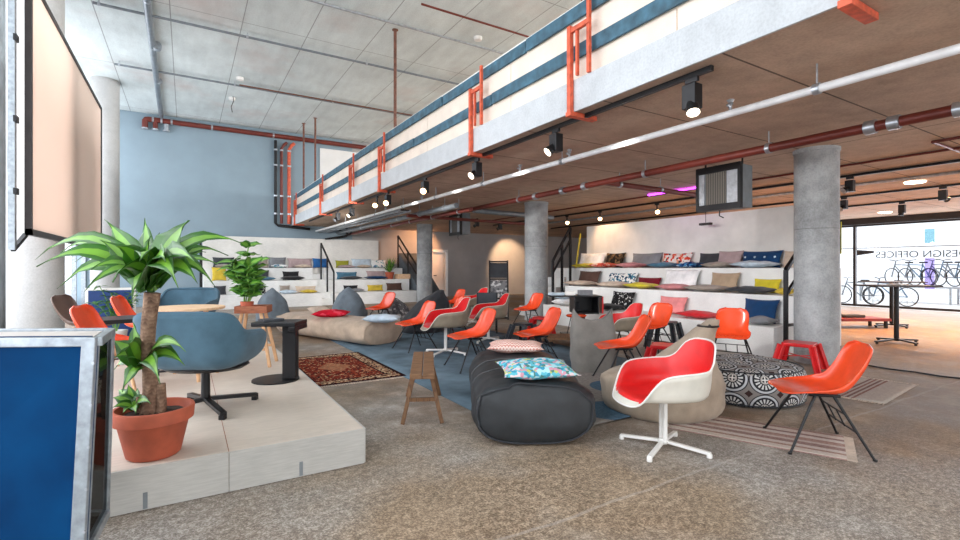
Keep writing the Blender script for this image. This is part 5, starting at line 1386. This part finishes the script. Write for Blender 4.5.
p = bx+dx_*.52+dy_*.0
lay(.58, .42, .12, 'pinkzig', (p.x, p.y, .54), -36, 'pink zigzag woven cushion at the far end of the black bean bag', 0, 0, 71)
p = bx-dx_*.62-dy_*.04
lay(.60, .46, .12, 'aqua', (p.x, p.y, .545), -24, 'aqua leaf printed cushion on the black bean bag', 4, 0, 72)
q = at_z(382, 320.5, .45); lay(.62, .42, .14, 'ltblue', (q.x, q.y, .49), -30, 'pale blue cushion on the right end of the long beige bag', 0, 0, 73)
lay(.66, .5, .14, 'redprint', (2.36, 9.35, .49), -25, 'red printed cushion on the left part of the long beige bag', 0, 0, 74)
lay(.42, .36, .14, 'beige', (2.3, 10.0, .50), 10, 'pale pinkish cushion behind the red printed one', 12, 0, 75)
# ---- camera ------------------------------------------------------------------
cd = bpy.data.cameras.new('camera'); cam = bpy.data.objects.new('camera', cd); col.objects.link(cam)
cam.location = (0, 0, EYE); cam.rotation_euler = (R(90), 0, -YAW)
cd.sensor_width = 36; cd.lens = 36*FOC/960; cd.shift_y = -2/960; cd.clip_end = 200
bpy.context.scene.camera = cam
# ---- light -------------------------------------------------------------------
sc = bpy.context.scene
w = bpy.data.worlds.new('sky'); sc.world = w; w.use_nodes = True
bg = w.node_tree.nodes['Background']; bg.inputs[0].default_value = lin((246,250,255)); bg.inputs[1].default_value = 2.3
def area(name, loc, rot, sx, sy, e, c):
    l = bpy.data.lights.new(name, 'AREA'); l.shape = 'RECTANGLE'; l.size = sx; l.size_y = sy; l.energy = e; l.color = lin(c)[:3]
    o = bpy.data.objects.new(name, l); col.objects.link(o); o.location = loc; o.rotation_euler = rot; return o
area('daylight_left_facade', (XL-.25, 10.5, 3.4), (0, R(-90), 0), 6.2, 20, 1250, (250,250,255))
area('added_clerestory_fill', (XR+.4, 8, 5.1), (0, R(90), 0), 3.0, 24, 3400, (255,250,244))  # added fill lamp behind the made-up upper glazing, brightens ceiling, blue wall, screen
area('daylight_rear_facade', (8, YF-.25, 3.3), (R(90), 0, 0), 21, 6.0, 700, (255,250,244))
area('daylight_shop_window', (XR+.4, 2, 1.5), (0, R(90), 0), 2.8, 15, 500, (244,248,255))
def spotl(loc, aim, e, c, ang=70, blend=.6, r=.05):
    l = bpy.data.lights.new('lamp_and_fill_beam', 'SPOT'); l.energy = e; l.color = lin(c)[:3]; l.spot_size = R(ang); l.spot_blend = blend; l.shadow_soft_size = r
    o = bpy.data.objects.new('lamp_and_fill_beam', l); col.objects.link(o); o.location = loc
    o.rotation_euler = (Vector(aim)-Vector(loc)).to_track_quat('-Z', 'Y').to_euler(); return o
WARM = (255,206,160)
q = at_y(508, 238, YB)
spotl((q.x-.4, YB-1.6, 2.9), (q.x, YB, 1.7), 380, WARM, 75)
spotl((9.6, 19.0, 2.9), (9.0, YB, 2.0), 260, (255,180,124), 95)
spotl((9.0, 9.6, 2.85), (9.7, 9.3, 2.0), 60, WARM, 90)
for x, y in ((10.3, 10.6), (10.3, 8.2)): spotl((x-.2, y, 2.7), (x-1.4, y-1.5, 1), 40, WARM, 100)
for y in (4.0, 6.1, 8.2, 10.2): spotl((3.95, y, 2.72), (8.6, y+.4, 1.0), 170, (255,250,246), 75, .8, .08)  # fill beams added to brighten the right tribune, against the barrels' aim
for y, ax in ((11.4, 2.5), (13.0, 4.0), (14.4, 6.5)): spotl((3.6, y, 2.72), (ax, 19.2, 1.1), 220, (255,250,246), 80, .8, .08)  # more added fill, lifting the seats of the back tribune
for x, y in ((12.5, 6.0), (13.5, 3.5), (15.5, 7.5), (14, 1.0), (17, 4.5), (12, -1)):
    spotl((x, y, 2.9), (x, y, 0), 650, (255,190,132), 140, .8, .1)
sc.view_settings.view_transform = 'Standard'; sc.view_settings.look = 'None'; sc.view_settings.exposure = -0.06; sc.view_settings.gamma = 1
sc.view_settings.use_curve_mapping = False
sc.cycles.use_denoising = True; sc.cycles.max_bounces = 8; sc.cycles.diffuse_bounces = 5; sc.cycles.transparent_max_bounces = 12; sc.cycles.sample_clamp_indirect = 6
